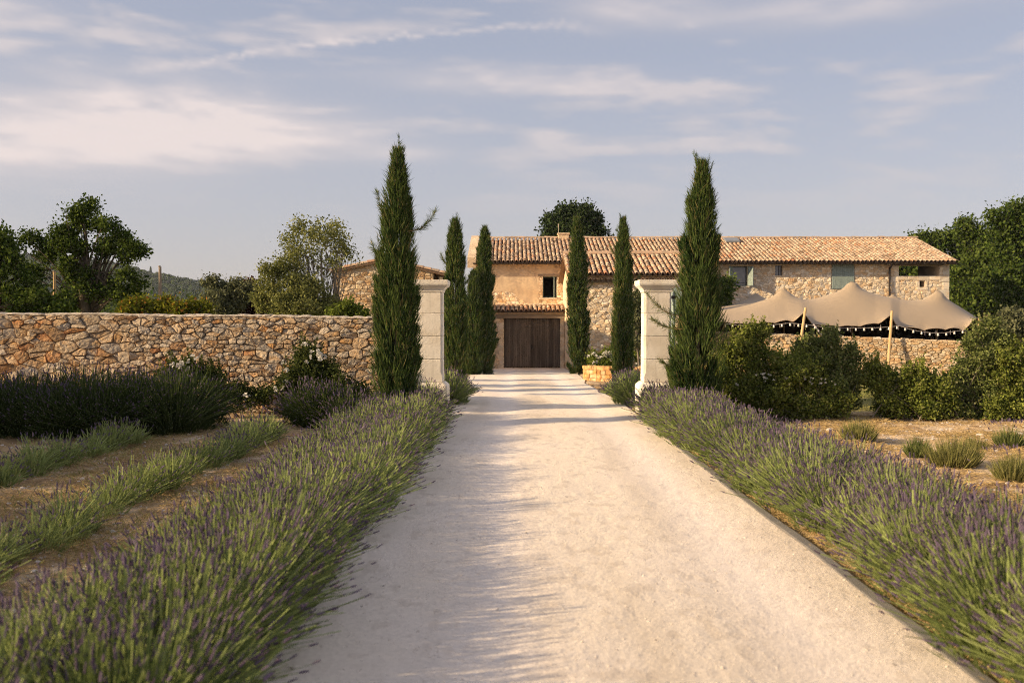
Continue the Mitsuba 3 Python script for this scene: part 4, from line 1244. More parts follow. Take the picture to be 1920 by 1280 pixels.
cypress(yb(741, 16.0), 4.44, .295, 'tall dark cypress in front of the left gate pillar', 201, 46000, lean=(.05, 0), wisp=((.71, -.15, .40, .30), (.78, 3.0, .14, .30), (.60, 3.1, .20, .30)), fuzz=1.2,
        prof=[(0, .98), (.05, 1.10), (.25, 1.14), (.42, 1.04), (.6, .92), (.75, .74), (.88, .46), (.95, .24), (1, .06)])
cypress(yb(1305, 16.3), 4.27, .325, 'tall bushy cypress in front of the right gate pillar', 202, 44000, lean=(.09, 0), wisp=((.42, 3.3, .60, .36), (.37, 3.0, .5, .16), (.22, 3.2, .36, .12)), fuzz=1.3,
        prof=[(0, .76), (.06, .95), (.2, 1.14), (.38, 1.20), (.5, .92), (.7, .76), (.85, .54), (.94, .26), (1, .06)])
cypress(yb(854, 28.0), 4.72, .30, 'feathery cypress just behind the left gate pillar', 203, 26000, bl=1.2, fuzz=1.5, wisp=((.62, .2, .25, .3), (.74, 3.1, .2, .25)), prof=[(0, .8), (.1, .92), (.35, .95), (.6, .8), (.78, .72), (.9, .45), (1, .08)])
cypress(yb(907, 41.5), 6.1, .39, 'slender dark cypress in the yard left of the plank door', 204, 24000, bl=1.5, fuzz=.6, lean=(.05, 0))
cypress(yb(888, 41.0), 4.25, .34, 'shorter cypress growing against the slender one left of the plank door', 205, 15000, bl=1.5, fuzz=.8)
cypress(yb(1086, 42.0), 6.5, .43, 'broad smooth cypress right of the plank door', 206, 26000, bl=1.5, fuzz=.6, lean=(-.1, 0), wisp=((.48, .1, .5, .4), (.55, .2, .35, .3)))
cypress(yb(1168, 30.0), 4.95, .285, 'feathery cypress just left of the right gate pillar', 207, 26000, bl=1.25, fuzz=1.5, wisp=((.55, .1, .35, .35), (.47, .0, .3, .3), (.62, .1, .3, .25), (.8, 3.1, .2, .25)), prof=[(0, .7), (.1, .92), (.35, 1.0), (.6, .8), (.78, .68), (.9, .40), (1, .06)])


# ---- lavender
def lavender(name, plants, label, seed, stems, kind=None, cat='lavender', mats=('lavender_stem_mat', 'lavender_flower_mat'), height=.62, spread=.55, group=None, wid=.0032, spike=1.0, near=9.0, bias=(0, 0), bloom=.70):
    """plants: (x, y, scale). Every plant is a fountain of stems over a low mound of leaves, each stem with its spike."""
    rng = np.random.default_rng(seed)
    k = thing(name, label, cat, group, kind)
    SB, SF = [], []
    for (x, y, s) in plants:
        dist = math.hypot(x, y)
        n = int(stems * s * (1.0 if dist < near else .75))
        fat = 1.0 if dist < near else min(1.0 + (dist - near) * .05, 2.0)
        th = rng.random(n) * 6.283
        q = rng.random(n) ** .58
        ext = spread * s * q * rng.uniform(.75, 1.2, n)
        hz = height * s * (1 - .62 * q ** 2.4) * rng.uniform(.70, 1.12, n)
        g = float(gz(x, y))
        rb = .20 * s * rng.random(n) ** .6
        b = np.stack([x + np.cos(th) * rb, y + np.sin(th) * rb, np.full(n, g)], -1)
        tip = np.stack([x + np.cos(th) * (ext + rb * .3) + bias[0] * hz, y + np.sin(th) * (ext + rb * .3) + bias[1] * hz, g + hz], -1)
        mid = (b + tip) / 2 + np.stack([0 * th, 0 * th, .10 * hz], -1) - np.stack([np.cos(th), np.sin(th), 0 * th], -1) * (ext * .07)[:, None] + rng.normal(0, .012, (n, 3))
        d = unit(tip - mid)
        sd = unit(np.cross(d, rng.normal(size=(n, 3)))) * (wid * fat * rng.uniform(.8, 1.4, n))[:, None]
        v = np.stack([b - sd, b + sd, mid - sd, mid + sd, tip - sd * .7, tip + sd * .7], 1).reshape(-1, 3)
        i = np.arange(n)[:, None] * 6
        f = np.vstack([i + [0, 1, 3], i + [0, 3, 2], i + [2, 3, 5], i + [2, 5, 4]])
        pt_ = rng.normal(0, .16)
        tn = np.stack([np.clip(rng.beta(2.2, 1.6, n) + pt_, 0, 1), rng.random(n)], 1)
        SB.append((v, f, np.repeat(tn, 6, 0)))
        # low leaves
        m = int(n * 1.3)
        th2 = rng.random(m) * 6.283
        q2 = rng.random(m) ** .5
        lb = np.stack([x + np.cos(th2) * q2 * spread * .62 * s, y + np.sin(th2) * q2 * spread * .62 * s, g + .02 + height * .42 * s * (1 - q2 ** 2) * rng.random(m)], -1)
        ld = unit(np.stack([np.cos(th2) * q2 * .9, np.sin(th2) * q2 * .9, 1 + 0 * q2], -1) + rng.normal(0, .3, (m, 3)))
        SB.append(diamonds(lb, ld, unit(np.cross(ld, rng.normal(size=(m, 3)))), rng.uniform(.08, .19, m) * s ** .5, rng.uniform(.0035, .006, m) * fat, np.stack([np.clip(rng.beta(1.6, 2.2, m) + pt_, 0, 1), rng.random(m)], 1)))
        # flower spikes
        keep = rng.random(n) < bloom
        bt, dd = tip[keep], unit(d[keep] + rng.normal(0, .08, (keep.sum(), 3)) + [0, 0, .12])
        m = len(bt)
        a = unit(np.cross(dd, rng.normal(size=(m, 3)))); c = np.cross(dd, a)
        L = rng.uniform(.030, .060, m) * spike
        R = rng.uniform(.0042, .0068, m) * fat * spike
        if dist < near:
            prof = [(-.02, .35), (.16, 1.0), (.3, .72), (.5, 1.0), (.64, .66), (.82, .72)]
            ns = 4
        else:
            prof = [(0, .6), (.35, 1.0), (.75, .8)]
            ns = 3
        an = np.arange(ns) * 2 * np.pi / ns
        rings = [bt[:, None] + dd[:, None] * (L * t)[:, None, None] + (R * r_)[:, None, None] * (np.cos(an)[None, :, None] * a[:, None] + np.sin(an)[None, :, None] * c[:, None]) for t, r_ in prof]
        vv_ = np.concatenate(rings + [(bt + dd * L[:, None])[:, None]], 1)
        nvv = vv_.shape[1]
        f = []
        for r_ in range(len(prof) - 1):
            for j in range(ns):
                p0, p1, q0, q1 = r_ * ns + j, r_ * ns + (j + 1) % ns, (r_ + 1) * ns + j, (r_ + 1) * ns + (j + 1) % ns
                f += [[p0, p1, q1], [p0, q1, q0]]
        for j in range(ns):
            f.append([(len(prof) - 1) * ns + j, (len(prof) - 1) * ns + (j + 1) % ns, nvv - 1])
        ff_ = (np.array(f)[None] + np.arange(m)[:, None, None] * nvv).reshape(-1, 3)
        tn = np.stack([np.clip(rng.beta(2, 2, m), 0, 1), rng.random(m)], 1)
        SF.append((vv_.reshape(-1, 3), ff_, np.repeat(tn, nvv, 0)))
    v, f, uv = joined(SB)
    obj('stems', (v, f), mats[0], k, uv=uv, kind='stuff')
    v, f, uv = joined(SF)
    obj('flowers', (v, f), mats[1], k, uv=uv, kind='stuff')
    return k


def row(x, y0, y1, step, seed, s=(.80, 1.16), jx=.09, both=0.0):
    rng = np.random.default_rng(seed)
    out = []
    for y in np.arange(y0, y1, step):
        out.append((x + rng.normal(0, jx), y + rng.normal(0, .06), rng.uniform(*s)))
        if both:
            out.append((x + both + rng.normal(0, jx), y + step / 2 + rng.normal(0, .06), rng.uniform(*s) * .9))
    return out


lavender('lavender_row', row(-1.52, 1.4, 17.4, .44, 1, both=-.46), 'dense row of flowering lavender along the left side of the drive', 301, 580, kind='stuff', bias=(.06, 0), height=.55, bloom=.5)
lavender('lavender_row', [(x + np.interp(y, [3, 7, 14, 18], [-.03, -.05, -.18, -.16]), y, s) for x, y, s in row(2.76, 1.4, 17.8, .44, 2, both=.46)], 'dense sunlit row of flowering lavender along the right side of the drive', 302, 580, kind='stuff', bias=(-.06, 0), height=.58)
lavender('lavender_bush', [(-1.30, 20.2, 1.1), (-1.35, 20.8, 1.0), (-1.45, 21.5, 1.0), (-1.5, 22.3, .9)], 'purple lavender bush spilling onto the drive behind the left gate pillar', 303, 620, wid=.0045)
lavender('lavender_bush', [(2.45, 20.0, 1.1), (2.50, 20.7, 1.05), (2.55, 21.5, 1.0), (2.6, 22.3, .9)], 'purple lavender bush spilling onto the drive behind the right gate pillar', 304, 620, wid=.0045)
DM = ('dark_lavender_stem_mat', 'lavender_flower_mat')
# the tall lavender bank in front of the garden wall
rng = np.random.default_rng(61)
bank = [(x, 14.6 + .35 * math.sin(x) + rng.normal(0, .15), rng.uniform(1.25, 1.5)) for x in np.arange(-10.6, -4.6, .5)] + [(x, 15.6 + rng.normal(0, .15), rng.uniform(1.3, 1.55)) for x in np.arange(-10.6, -4.9, .55)]
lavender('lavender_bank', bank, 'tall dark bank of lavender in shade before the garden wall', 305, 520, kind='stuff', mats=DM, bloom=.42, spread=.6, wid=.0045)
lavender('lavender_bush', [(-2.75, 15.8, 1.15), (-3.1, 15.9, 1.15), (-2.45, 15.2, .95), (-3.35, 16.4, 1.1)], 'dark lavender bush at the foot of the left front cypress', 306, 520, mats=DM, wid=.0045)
# the thin inner rows of young lavender on the left bed
lavender('young_lavender_row', [(-3.55 + rng.normal(0, .08), y + rng.normal(0, .1), rng.uniform(.48, .68)) for y in np.arange(4.0, 14.6, .30)], 'thin row of young green lavender on dry soil next to the left lavender row', 307, 230, kind='stuff', bloom=.3)
lavender('young_lavender_row', [(-5.35 + rng.normal(0, .1), y + rng.normal(0, .1), rng.uniform(.45, .66)) for y in np.arange(7.4, 14.2, .34)], 'sparse second row of young lavender further left on the dry soil', 308, 220, kind='stuff', bloom=.3)


# ---- leafy crowns
def sublobes(rng, lb, n, f=(.30, .52), r=(.35, 1.0), flat=.75):
    """Breaks each lobe into n smaller, flatter boughs."""
    out = []
    for l in lb:
        d = rand_dirs(rng, n) * rng.uniform(*r, (n, 1))
        g = rng.uniform(*f, (n, 1))
        m = (l[3] + l[5]) / 2
        out.append(np.hstack([l[:3] + d * l[3:], g * m * rng.uniform(.8, 1.4, (n, 1)), g * m * rng.uniform(.8, 1.4, (n, 1)), g * m * flat]))
    return np.vstack(out)


def leaf_cloud(rng, lobes, clumps, per, leaf, sig, shell=.62, flat=0.0, up=0.0, keepfn=None):
    """lobes (n, 6): centre and radii. Leaves in clumps near the lobes' surfaces. Returns v, f, uv and the clump centres."""
    lobes = np.asarray(lobes, float)
    w = (lobes[:, 3] * lobes[:, 4] + lobes[:, 4] * lobes[:, 5] + lobes[:, 3] * lobes[:, 5]) ** 1.0
    q = rng.choice(len(lobes), clumps, p=w / w.sum())
    d = rand_dirs(rng, clumps)
    r = shell + (1.04 - shell) * rng.random(clumps) ** .7
    r *= .82 + .36 * meshkit.noise(d * 2.3 + lobes[q, :3], 3)
    c = lobes[q, :3] + d * r[:, None] * lobes[q, 3:]
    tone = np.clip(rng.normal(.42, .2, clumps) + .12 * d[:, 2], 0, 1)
    n = clumps * per
    k = np.repeat(np.arange(clumps), per)
    p = c[k] + rng.normal(0, 1, (n, 3)) * sig
    dd = unit(rng.normal(size=(n, 3)) + d[k] * .6 + [0, 0, up])
    s = unit(np.cross(dd, rng.normal(size=(n, 3))))
    L = leaf * rng.uniform(.7, 1.35, n)
    uv = np.stack([np.clip(tone[k] + rng.normal(0, .18, n), 0, 1), rng.random(n)], 1)
    v, f, u = diamonds(p, dd, s, L, L * rng.uniform(.26, .42, n), uv, .5)
    return v, f, u, c


def limbs(rng, foot, fork, targets, r0, n, bend=.15):
    """Trunk from foot to fork, limbs from the trunk out to a choice of the clump centres."""
    foot, fork = np.asarray(foot, float), np.asarray(fork, float)
    h = np.linalg.norm(fork - foot)
    ts = np.linspace(0, 1, 7)
    path = foot + (fork - foot) * ts[:, None] + np.column_stack([np.sin(ts * 5) * .03 * h, np.cos(ts * 4) * .02 * h - .02 * h, 0 * ts])
    tr = [tube(path, np.linspace(r0, r0 * .5, 7) * (1 + .5 * np.exp(-ts * 12)), 9)]
    br = []
    ch = targets[rng.choice(len(targets), min(n, len(targets)), replace=False)]
    for c in ch:
        t0 = rng.uniform(.45, 1.0)
        s = foot + (fork - foot) * t0
        t = np.linspace(0, 1, 6)[:, None]
        ctrl = s * .5 + c * .5 + np.array([0, 0, np.linalg.norm(c - s) * bend]) + rng.normal(0, .05, 3) * np.linalg.norm(c - s)
        P = (1 - t) ** 2 * s + 2 * t * (1 - t) * ctrl + t ** 2 * c
        ra = r0 * rng.uniform(.16, .34)
        br.append(tube(P, np.linspace(ra, ra * .15, 6), 5, cap=False))
    return joined(tr), joined(br)


def lobes_px(Y, spec, deep=1.0):
    """Crown lobes from (px, py, half width, half height[, depth offset]) in photograph pixels at depth Y."""
    out = []
    for s in spec:
        dy = s[4] if len(s) > 4 else 0
        c = at(s[0], s[1], Y + dy)
        k = (Y + dy) / FPX
        out.append([*c, s[2] * k, s[2] * k * deep, s[3] * k])
    return np.array(out)


def tree(name, label, Y, spec, foot_px, fork_px, mat, seed, clumps, per, leaf, sig, r0=.2, nl=40, cat='tree', bk='bark_mat', group=None, shell=.5, deep=1.0, up=0.0, bend=.15, stems=None, crown='crown', sub=7, fs=(.26, .46)):
    rng = np.random.default_rng(seed)
    k = thing(name, label, cat, group)
    lb = lobes_px(Y, spec, deep)
    if sub:
        lb = sublobes(rng, lb, sub, fs)
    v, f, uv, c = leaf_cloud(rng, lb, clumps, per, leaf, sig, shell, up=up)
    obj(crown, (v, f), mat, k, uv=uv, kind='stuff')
    if foot_px is not None:
        pairs = stems or [(foot_px, fork_px)]
        T_, B_ = [], []
        for (a, b) in pairs:
            foot = yb(a[0] if isinstance(a, (tuple, list)) else a, Y)
            fork = at(b[0], b[1], Y)
            sel = c[np.argsort(((c - fork) ** 2).sum(1))[: max(len(c) // len(pairs), 10)]]
            t_, b_ = limbs(rng, foot, fork, sel, r0, nl // len(pairs), bend)
            T_.append(t_); B_.append(b_)
        obj('trunk', joined(T_), bk, k, smooth=True)
        obj('branches', joined(B_), bk, k, smooth=True, kind='stuff')
    return k


# the dark oak on the left and the one at the frame's edge
tree('oak_tree', 'dark oak with a spreading uneven crown behind the left part of the garden wall', 30.0,
     [(165, 386, 18, 12), (150, 410, 34, 18), (190, 424, 32, 16), (225, 440, 22, 12), (120, 432, 22, 14), (62, 452, 32, 18), (92, 474, 26, 16), (255, 466, 26, 9), (232, 474, 22, 10), (140, 458, 36, 20), (198, 464, 30, 16), (150, 508, 48, 20), (60, 515, 36, 16), (235, 514, 30, 9), (170, 545, 44, 16), (228, 550, 34, 12), (118, 562, 40, 16), (262, 528, 14, 10)],
     163, (163, 500), 'oak_mat', 401, 520, 52, .085, .11, r0=.20, nl=90, shell=.2, sub=6, fs=(.24, .44), deep=1.1)
tree('oak_tree', 'dark oak branches reaching in at the left edge of the picture', 27.0,
     [(-40, 440, 40, 40), (5, 470, 30, 34), (20, 505, 36, 28), (-50, 500, 60, 50), (30, 560, 45, 32), (75, 565, 40, 26), (-30, 560, 50, 40), (110, 570, 35, 22)],
     -70, (-60, 520), 'oak_mat', 402, 400, 52, .09, .12, r0=.26, nl=60, shell=.2, sub=8, fs=(.2, .36))
# the airy multi-stemmed tree and the shrubs behind the wall
tree('multi_stem_tree', 'airy olive green tree with several thin stems and a domed crown', 25.0,
     [(590, 425, 45, 20), (560, 445, 34, 20), (625, 440, 34, 22), (600, 455, 52, 26), (545, 470, 30, 20), (642, 470, 22, 24), (600, 490, 50, 24), (655, 480, 14, 18), (575, 425, 30, 16)],
     612, (600, 500), 'airy_mat', 403, 430, 14, .058, .085, r0=.04, nl=130, shell=.3, bk='grey_bark_mat', stems=[(612, (585, 480)), (607, (612, 470)), (617, (640, 490)), (600, (560, 490))], bend=.05)
tree('shrub_tree', 'bushy olive green shrub with loose top left of the airy tree', 24.5,
     [(515, 500, 24, 20), (545, 510, 24, 26), (505, 535, 22, 26), (540, 550, 42, 34), (575, 545, 26, 28), (490, 570, 18, 20), (595, 575, 38, 22), (560, 580, 60, 18)],
     545, (545, 560), 'airy_mat', 404, 900, 20, .06, .08, r0=.05, nl=50, shell=.3, bk='grey_bark_mat')
tree('olive_tree', 'silvery green olive bush behind the garden wall', 27.0, [(415, 545, 28, 22), (440, 550, 26, 22), (455, 535, 14, 16), (425, 570, 38, 22), (400, 562, 16, 22)], 425, (425, 570), 'olive_mat', 405, 620, 26, .075, .09, r0=.06, nl=30, shell=.3, bk='grey_bark_mat')
tree('red_shrub', 'dark reddish shrub between the olive bush and the olive green shrub', 27.5, [(468, 555, 18, 24), (482, 570, 16, 18), (462, 575, 16, 18)], 470, (470, 570), 'red_mat', 406, 260, 26, .08, .09, r0=.04, nl=16, shell=.3)
tree('vine_shrub', 'low yellow green leafy shrubs with rusty leaves behind the garden wall', 23.0, [(250, 582, 30, 14), (290, 578, 30, 14), (325, 580, 26, 14), (355, 578, 24, 14), (380, 582, 18, 12), (270, 590, 50, 14), (340, 592, 50, 14)], None, None, 'vine_mat', 407, 620, 26, .075, .09, shell=.2, cat='shrub', crown='foliage')
tree('leafy_shrub', 'small bright green shrub at the foot of the airy tree', 22.5, [(645, 580, 18, 12), (662, 585, 14, 10), (632, 590, 14, 10), (680, 592, 12, 8)], None, None, 'bright_mat', 408, 160, 26, .075, .07, shell=.2, cat='shrub', crown='foliage')
tree('pine_tree', 'dark pine rising behind the ridge of the farmhouse', 72.0,
     [(1062, 396, 12, 9), (1092, 394, 14, 9), (1045, 414, 20, 11), (1078, 412, 30, 13), (1112, 412, 18, 11), (1036, 434, 16, 11), (1070, 434, 36, 13), (1112, 434, 22, 12), (1085, 462, 40, 24), (1022, 445, 6, 4), (1140, 446, 6, 4)], 1085, (1085, 430), 'pine_mat', 409, 620, 52, .20, .24, r0=.3, nl=40, shell=.3)
# the dark trees behind the right end of the house
gs = [('tall dense tree just right of the farmhouse gable', 70.0, [(1722, 452, 14, 10), (1742, 452, 20, 14), (1768, 446, 22, 14), (1795, 455, 20, 18), (1760, 478, 40, 20), (1800, 492, 34, 26), (1765, 525, 46, 40), (1810, 545, 40, 40), (1790, 590, 60, 34)], 1775, (1780, 540)),
      ('dense tree with a pointed top near the right edge', 66.0, [(1812, 432, 12, 12), (1826, 440, 18, 16), (1848, 455, 22, 14), (1838, 480, 36, 22), (1860, 500, 34, 26), (1835, 525, 40, 36), (1865, 565, 50, 40)], 1850, (1850, 540)),
      ('tallest loose crowned tree cut by the right edge', 60.0, [(1868, 412, 13, 10), (1890, 404, 16, 12), (1912, 396, 20, 12), (1935, 405, 20, 20), (1905, 428, 26, 14), (1882, 448, 18, 14), (1925, 455, 26, 22), (1900, 480, 34, 22), (1930, 510, 40, 40), (1895, 540, 40, 36), (1930, 580, 50, 50)], 1915, (1915, 520))]
for k, (lab, Y, spec, ft, fk) in enumerate(gs):
    tree('broadleaf_tree', lab, Y, spec, ft, fk, 'grove_mat', 420 + k, 900, 46, .20, .30, r0=.26, nl=60, shell=.2, sub=7, fs=(.24, .44), group=None)
tree('olive_tree', 'silver green olive tree over the wall at the right edge', 33.0, [(1895, 605, 24, 20), (1920, 615, 26, 22), (1880, 622, 16, 14), (1940, 600, 26, 24)], 1915, (1910, 620), 'olive_mat', 430, 520, 28, .09, .10, r0=.07, nl=36, shell=.3, bk='grey_bark_mat')
tree('olive_tree', 'grey green olive bush between the right pillar and its neighbour cypress', 33.0, [(1195, 560, 10, 18), (1193, 600, 14, 26), (1196, 640, 16, 26), (1190, 575, 8, 14)], 1195, (1195, 620), 'olive_mat', 431, 260, 26, .08, .08, r0=.04, nl=24, shell=.3, bk='grey_bark_mat')
# trees seen through the loggia and low wood along the horizon
tree('broadleaf_tree', 'dark green tree seen through the loggia opening of the farmhouse', 80.0, [(1640, 540, 60, 40), (1700, 530, 60, 44), (1690, 500, 50, 16)], 1680, (1680, 540), 'grove_mat', 433, 700, 30, .36, .42, r0=.3, nl=20, shell=.35)
rng = np.random.default_rng(440)
lb = [[x, 130 + rng.uniform(-15, 25), rng.uniform(.5, 1.5), rng.uniform(4, 8), rng.uniform(4, 8), rng.uniform(2.5, 4.2)] for x in np.arange(-110, 0, 5.5)]
v, f, uv, c = leaf_cloud(rng, lb, 1500, 26, .55, .7, .4)
obj('treeline', (v, f), 'grove_mat', uv=uv, kind='stuff', label='low far line of trees across the fields behind the left garden', cat='treeline')
tree('climbing_shrub', 'dark leafy climber beside the window behind the right front cypress', 47.0, [(1358, 545, 12, 26), (1366, 535, 9, 14), (1360, 572, 10, 14), (1345, 560, 14, 30)], None, None, 'grove_mat', 434, 220, 26, .13, .13, shell=.2, cat='climbing plant', crown='foliage')


# ---- hedge shrubs on the right
def bush(label, Y, spec, mat, seed, clumps, per=26, leaf=.046, sig=.055, flowers=None, fm='petal_mat', fsize=.03, name='shrub', deep=.8, group=None, shell=.25, stalks=True, cat='shrub', sprigs=80):
    rng = np.random.default_rng(seed)
    k = thing(name, label, cat, group)
    lb = lobes_px(Y, spec, deep)
    sb = np.vstack([sublobes(rng, lb, 9, (.20, .40), (.5, 1.08)), np.column_stack([lb[:, :3], lb[:, 3:] * .5])])
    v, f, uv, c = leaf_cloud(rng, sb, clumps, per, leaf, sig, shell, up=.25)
    hi_ = c[np.argsort(-c[:, 2] + rng.normal(0, .12, len(c)))[: len(c) // 4]]
    V2 = [(v, f, uv)]
    for o in hi_[rng.choice(len(hi_), min(sprigs, len(hi_)), replace=False)]:
        m = 34
        hgt = rng.uniform(.10, .32)
        g = unit(np.array([rng.normal(0, .3), rng.normal(0, .3), 1.0]))
        b = o + g * (hgt * rng.random(m))[:, None]
        d = unit(rand_dirs(rng, m) + g * .8)
        L = leaf * rng.uniform(.6, 1.1, m)
        V2.append(diamonds(b, d, unit(np.cross(d, rng.normal(size=(m, 3)))), L, L * .32, np.stack([rng.uniform(.45, 1, m), rng.random(m)], 1), .5))
    v, f, uv = joined(V2)
    gnd = gz(v[:, 0], v[:, 1])
    v[:, 2] = np.maximum(v[:, 2], gnd + .02)
    obj('foliage', (v, f), mat, k, uv=uv, kind='stuff')
    if stalks:
        foot = np.array([lb[:, 0].mean(), Y, float(gz(0, Y)) - .03])
        st = []
        for t in c[rng.choice(len(c), 26, replace=False)]:
            s = foot + [rng.normal(0, (lb[:, 0].max() - lb[:, 0].min()) * .3 + .05), rng.normal(0, .12), 0]
            t_ = np.linspace(0, 1, 5)[:, None]
            m = s * .55 + t * .45 + [0, 0, .15]
            P = (1 - t_) ** 2 * s + 2 * t_ * (1 - t_) * m + t_ ** 2 * t
            st.append(tube(P, np.linspace(.013, .003, 5), 5, cap=False))
        obj('stems', joined(st), 'grey_bark_mat', k, kind='stuff')
    if flowers is not None:
        fl_ = []
        for (a, b, n, sx, sy) in flowers:
            for _ in range(n):
                c0 = at(a + rng.normal(0, sx), b + rng.normal(0, sy), Y - lb[:, 4].max() * rng.uniform(.5, 1.0))
                m = 9
                d = unit(rand_dirs(rng, m) + [0, -.6, .5])
                fl_.append(diamonds(c0 + d * .2 * fsize, d, unit(np.cross(d, rng.normal(size=(m, 3)))), np.full(m, fsize), np.full(m, fsize * .45), rng.random((m, 2)), .55))
        v, f, uv = joined(fl_)
        obj('blossoms', (v, f), fm, k, uv=uv, kind='stuff')
    return k


bush('dark leafy shrub right beside the bushy front cypress, sprigs reaching over the wall', 17.3, [(1400, 655, 40, 40), (1370, 690, 40, 50), (1420, 700, 40, 60), (1390, 750, 52, 44), (1350, 745, 30, 40), (1405, 622, 24, 14), (1440, 760, 34, 32), (1428, 625, 14, 20)], 'shrub_mat', 501, 900)
bush('rounded dark shrub with small white blossoms in the right hedge', 17.0, [(1485, 690, 44, 40), (1460, 720, 40, 50), (1520, 715, 48, 56), (1490, 765, 60, 34), (1545, 760, 40, 36)], 'shrub_mat', 502, 900, flowers=[(1435, 706, 12, 7, 5), (1490, 712, 16, 22, 5), (1540, 716, 9, 12, 4), (1380, 722, 3, 6, 5)], fsize=.02)
bush('tall silvery shrub in the hedge below the left tent pole', 17.4, [(1550, 658, 27, 28), (1560, 624, 11, 14), (1520, 660, 32, 30), (1580, 680, 36, 40), (1545, 705, 56, 44), (1590, 720, 26, 40), (1575, 760, 34, 30)], 'silver_shrub_mat', 503, 1000, leaf=.045)
bush('low open shrub in the middle of the right hedge below the second tent pole', 17.2, [(1650, 720, 28, 26), (1665, 745, 34, 36), (1690, 720, 24, 26), (1700, 755, 30, 28), (1640, 695, 16, 16), (1672, 770, 24, 20)], 'shrub_mat', 504, 560)
bush('medium shrub with orange tipped leaves in the right hedge', 17.1, [(1740, 740, 32, 32), (1755, 765, 36, 28), (1722, 700, 20, 16), (1775, 732, 24, 24), (1735, 775, 30, 20)], 'shrub_mat', 505, 600)
bush('tall green shrub in the hedge near the right edge', 17.3, [(1832, 648, 28, 26), (1852, 618, 18, 18), (1816, 695, 30, 30), (1856, 682, 40, 46), (1820, 730, 56, 44), (1790, 765, 46, 30), (1870, 650, 22, 30)], 'silver_shrub_mat', 506, 1150, leaf=.045)
bush('dark shrub cut by the right edge of the picture', 17.0, [(1895, 690, 36, 40), (1920, 720, 40, 50), (1890, 755, 44, 34), (1940, 680, 40, 50), (1870, 770, 30, 22)], 'shrub_mat', 507, 900)
# roses at the garden wall
bush('tall rose bush with white blooms against the garden wall', 17.7, [(575, 665, 22, 26), (590, 690, 36, 26), (560, 715, 40, 30), (610, 720, 46, 30), (640, 735, 40, 26), (540, 735, 26, 22)], 'rose_leaf_mat', 510, 520, per=22, leaf=.05, flowers=[(597, 669, 4, 4, 3), (605, 670, 5, 8, 3), (575, 660, 3, 14, 6), (545, 690, 3, 14, 8), (530, 722, 2, 5, 5), (568, 642, 2, 5, 3)], fsize=.05, name='rose_bush', cat='rose bush')
bush('low rose bush with white blooms behind the lavender bank', 17.6, [(360, 700, 40, 18), (400, 715, 36, 18), (330, 705, 30, 16), (440, 735, 34, 14), (480, 745, 40, 12)], 'rose_leaf_mat', 511, 420, per=22, leaf=.05, flowers=[(330, 686, 6, 8, 4), (365, 676, 3, 8, 4), (345, 700, 4, 20, 6), (460, 738, 2, 3, 2), (516, 735, 2, 4, 4)], fsize=.05, name='rose_bush', cat='rose bush')

# ---- the low planter on the right, with its white flowers
plt_ = thing('planter', 'low curved planter of orange stones beside the drive before the stone wing', 'planter')
ths = np.linspace(math.radians(192), math.radians(262), 15)
cxp, cyp, rp = 4.55, 35.0, 2.15
arc_ = np.stack([cxp + rp * np.cos(ths), cyp + rp * 1.35 * np.sin(ths)], -1)
arc_ = np.vstack([arc_, [[arc_[-1, 0] + .7, arc_[-1, 1] - .05], [arc_[-1, 0] + 1.5, arc_[-1, 1] - .05], [arc_[-1, 0] + 2.4, arc_[-1, 1]], [arc_[-1, 0] + 3.4, arc_[-1, 1] + .1]]])
rng = np.random.default_rng(520)
for (a, b) in zip(arc_[:-1], arc_[1:]):
    d = b - a; L = np.linalg.norm(d); d = d / L
    nrm = np.array([d[1], -d[0]])
    g0 = float(gz(0, a[1]))
    z = g0 - .05
    for course in range(4):
        h = (.55 / 4) * rng.uniform(.9, 1.1)
        u = 0.0
        while u < L - .02:
            du = min(rng.uniform(.16, .34), L - u)
            v, f = box(u + .004, u + du - .003, -.26, rng.uniform(-.01, .03), z + .004, z + h, .018, rng, .006)
            P = np.column_stack([a[0] + v[:, 0] * d[0] + v[:, 1] * nrm[0], a[1] + v[:, 0] * d[1] + v[:, 1] * nrm[1], v[:, 2]])
            obj('stone', (P, f), 'planter_stone_mat', plt_, uv=np.repeat([[rng.random(), rng.random()]], len(P), 0))
            u += du
        z += h
inner = Polygon([(p[0] + .12, p[1] + .12) for p in arc_] + [(arc_[-1, 0], 36.0), (arc_[0, 0] + .12, 36.0)]).buffer(0)
m_ = trimesh.creation.extrude_polygon(inner, .3, engine='earcut'); v, f = tri(m_)
obj('soil', (v + [0, 0, -.34], f), 'ground_mat', plt_)
bush('white flowering bush filling the curved planter by the drive', 34.4, [(1128, 678, 16, 14), (1145, 672, 18, 16), (1112, 672, 8, 8), (1136, 686, 22, 9)], 'bright_mat', 521, 300, leaf=.07, sig=.09, flowers=[(1132, 672, 40, 12, 9), (1142, 664, 20, 8, 6)], fsize=.06, name='flower_bush', stalks=False, cat='flowering bush')
bush('pale flowering bush seen between the right pillar and the bushy cypress', 34.6, [(1268, 665, 16, 24), (1200, 670, 14, 22), (1285, 670, 16, 20), (1235, 672, 30, 16)], 'bright_mat', 522, 340, leaf=.07, sig=.09, flowers=[(1266, 660, 34, 8, 14), (1196, 660, 16, 6, 12)], fsize=.055, name='flower_bush', stalks=False, cat='flowering bush')

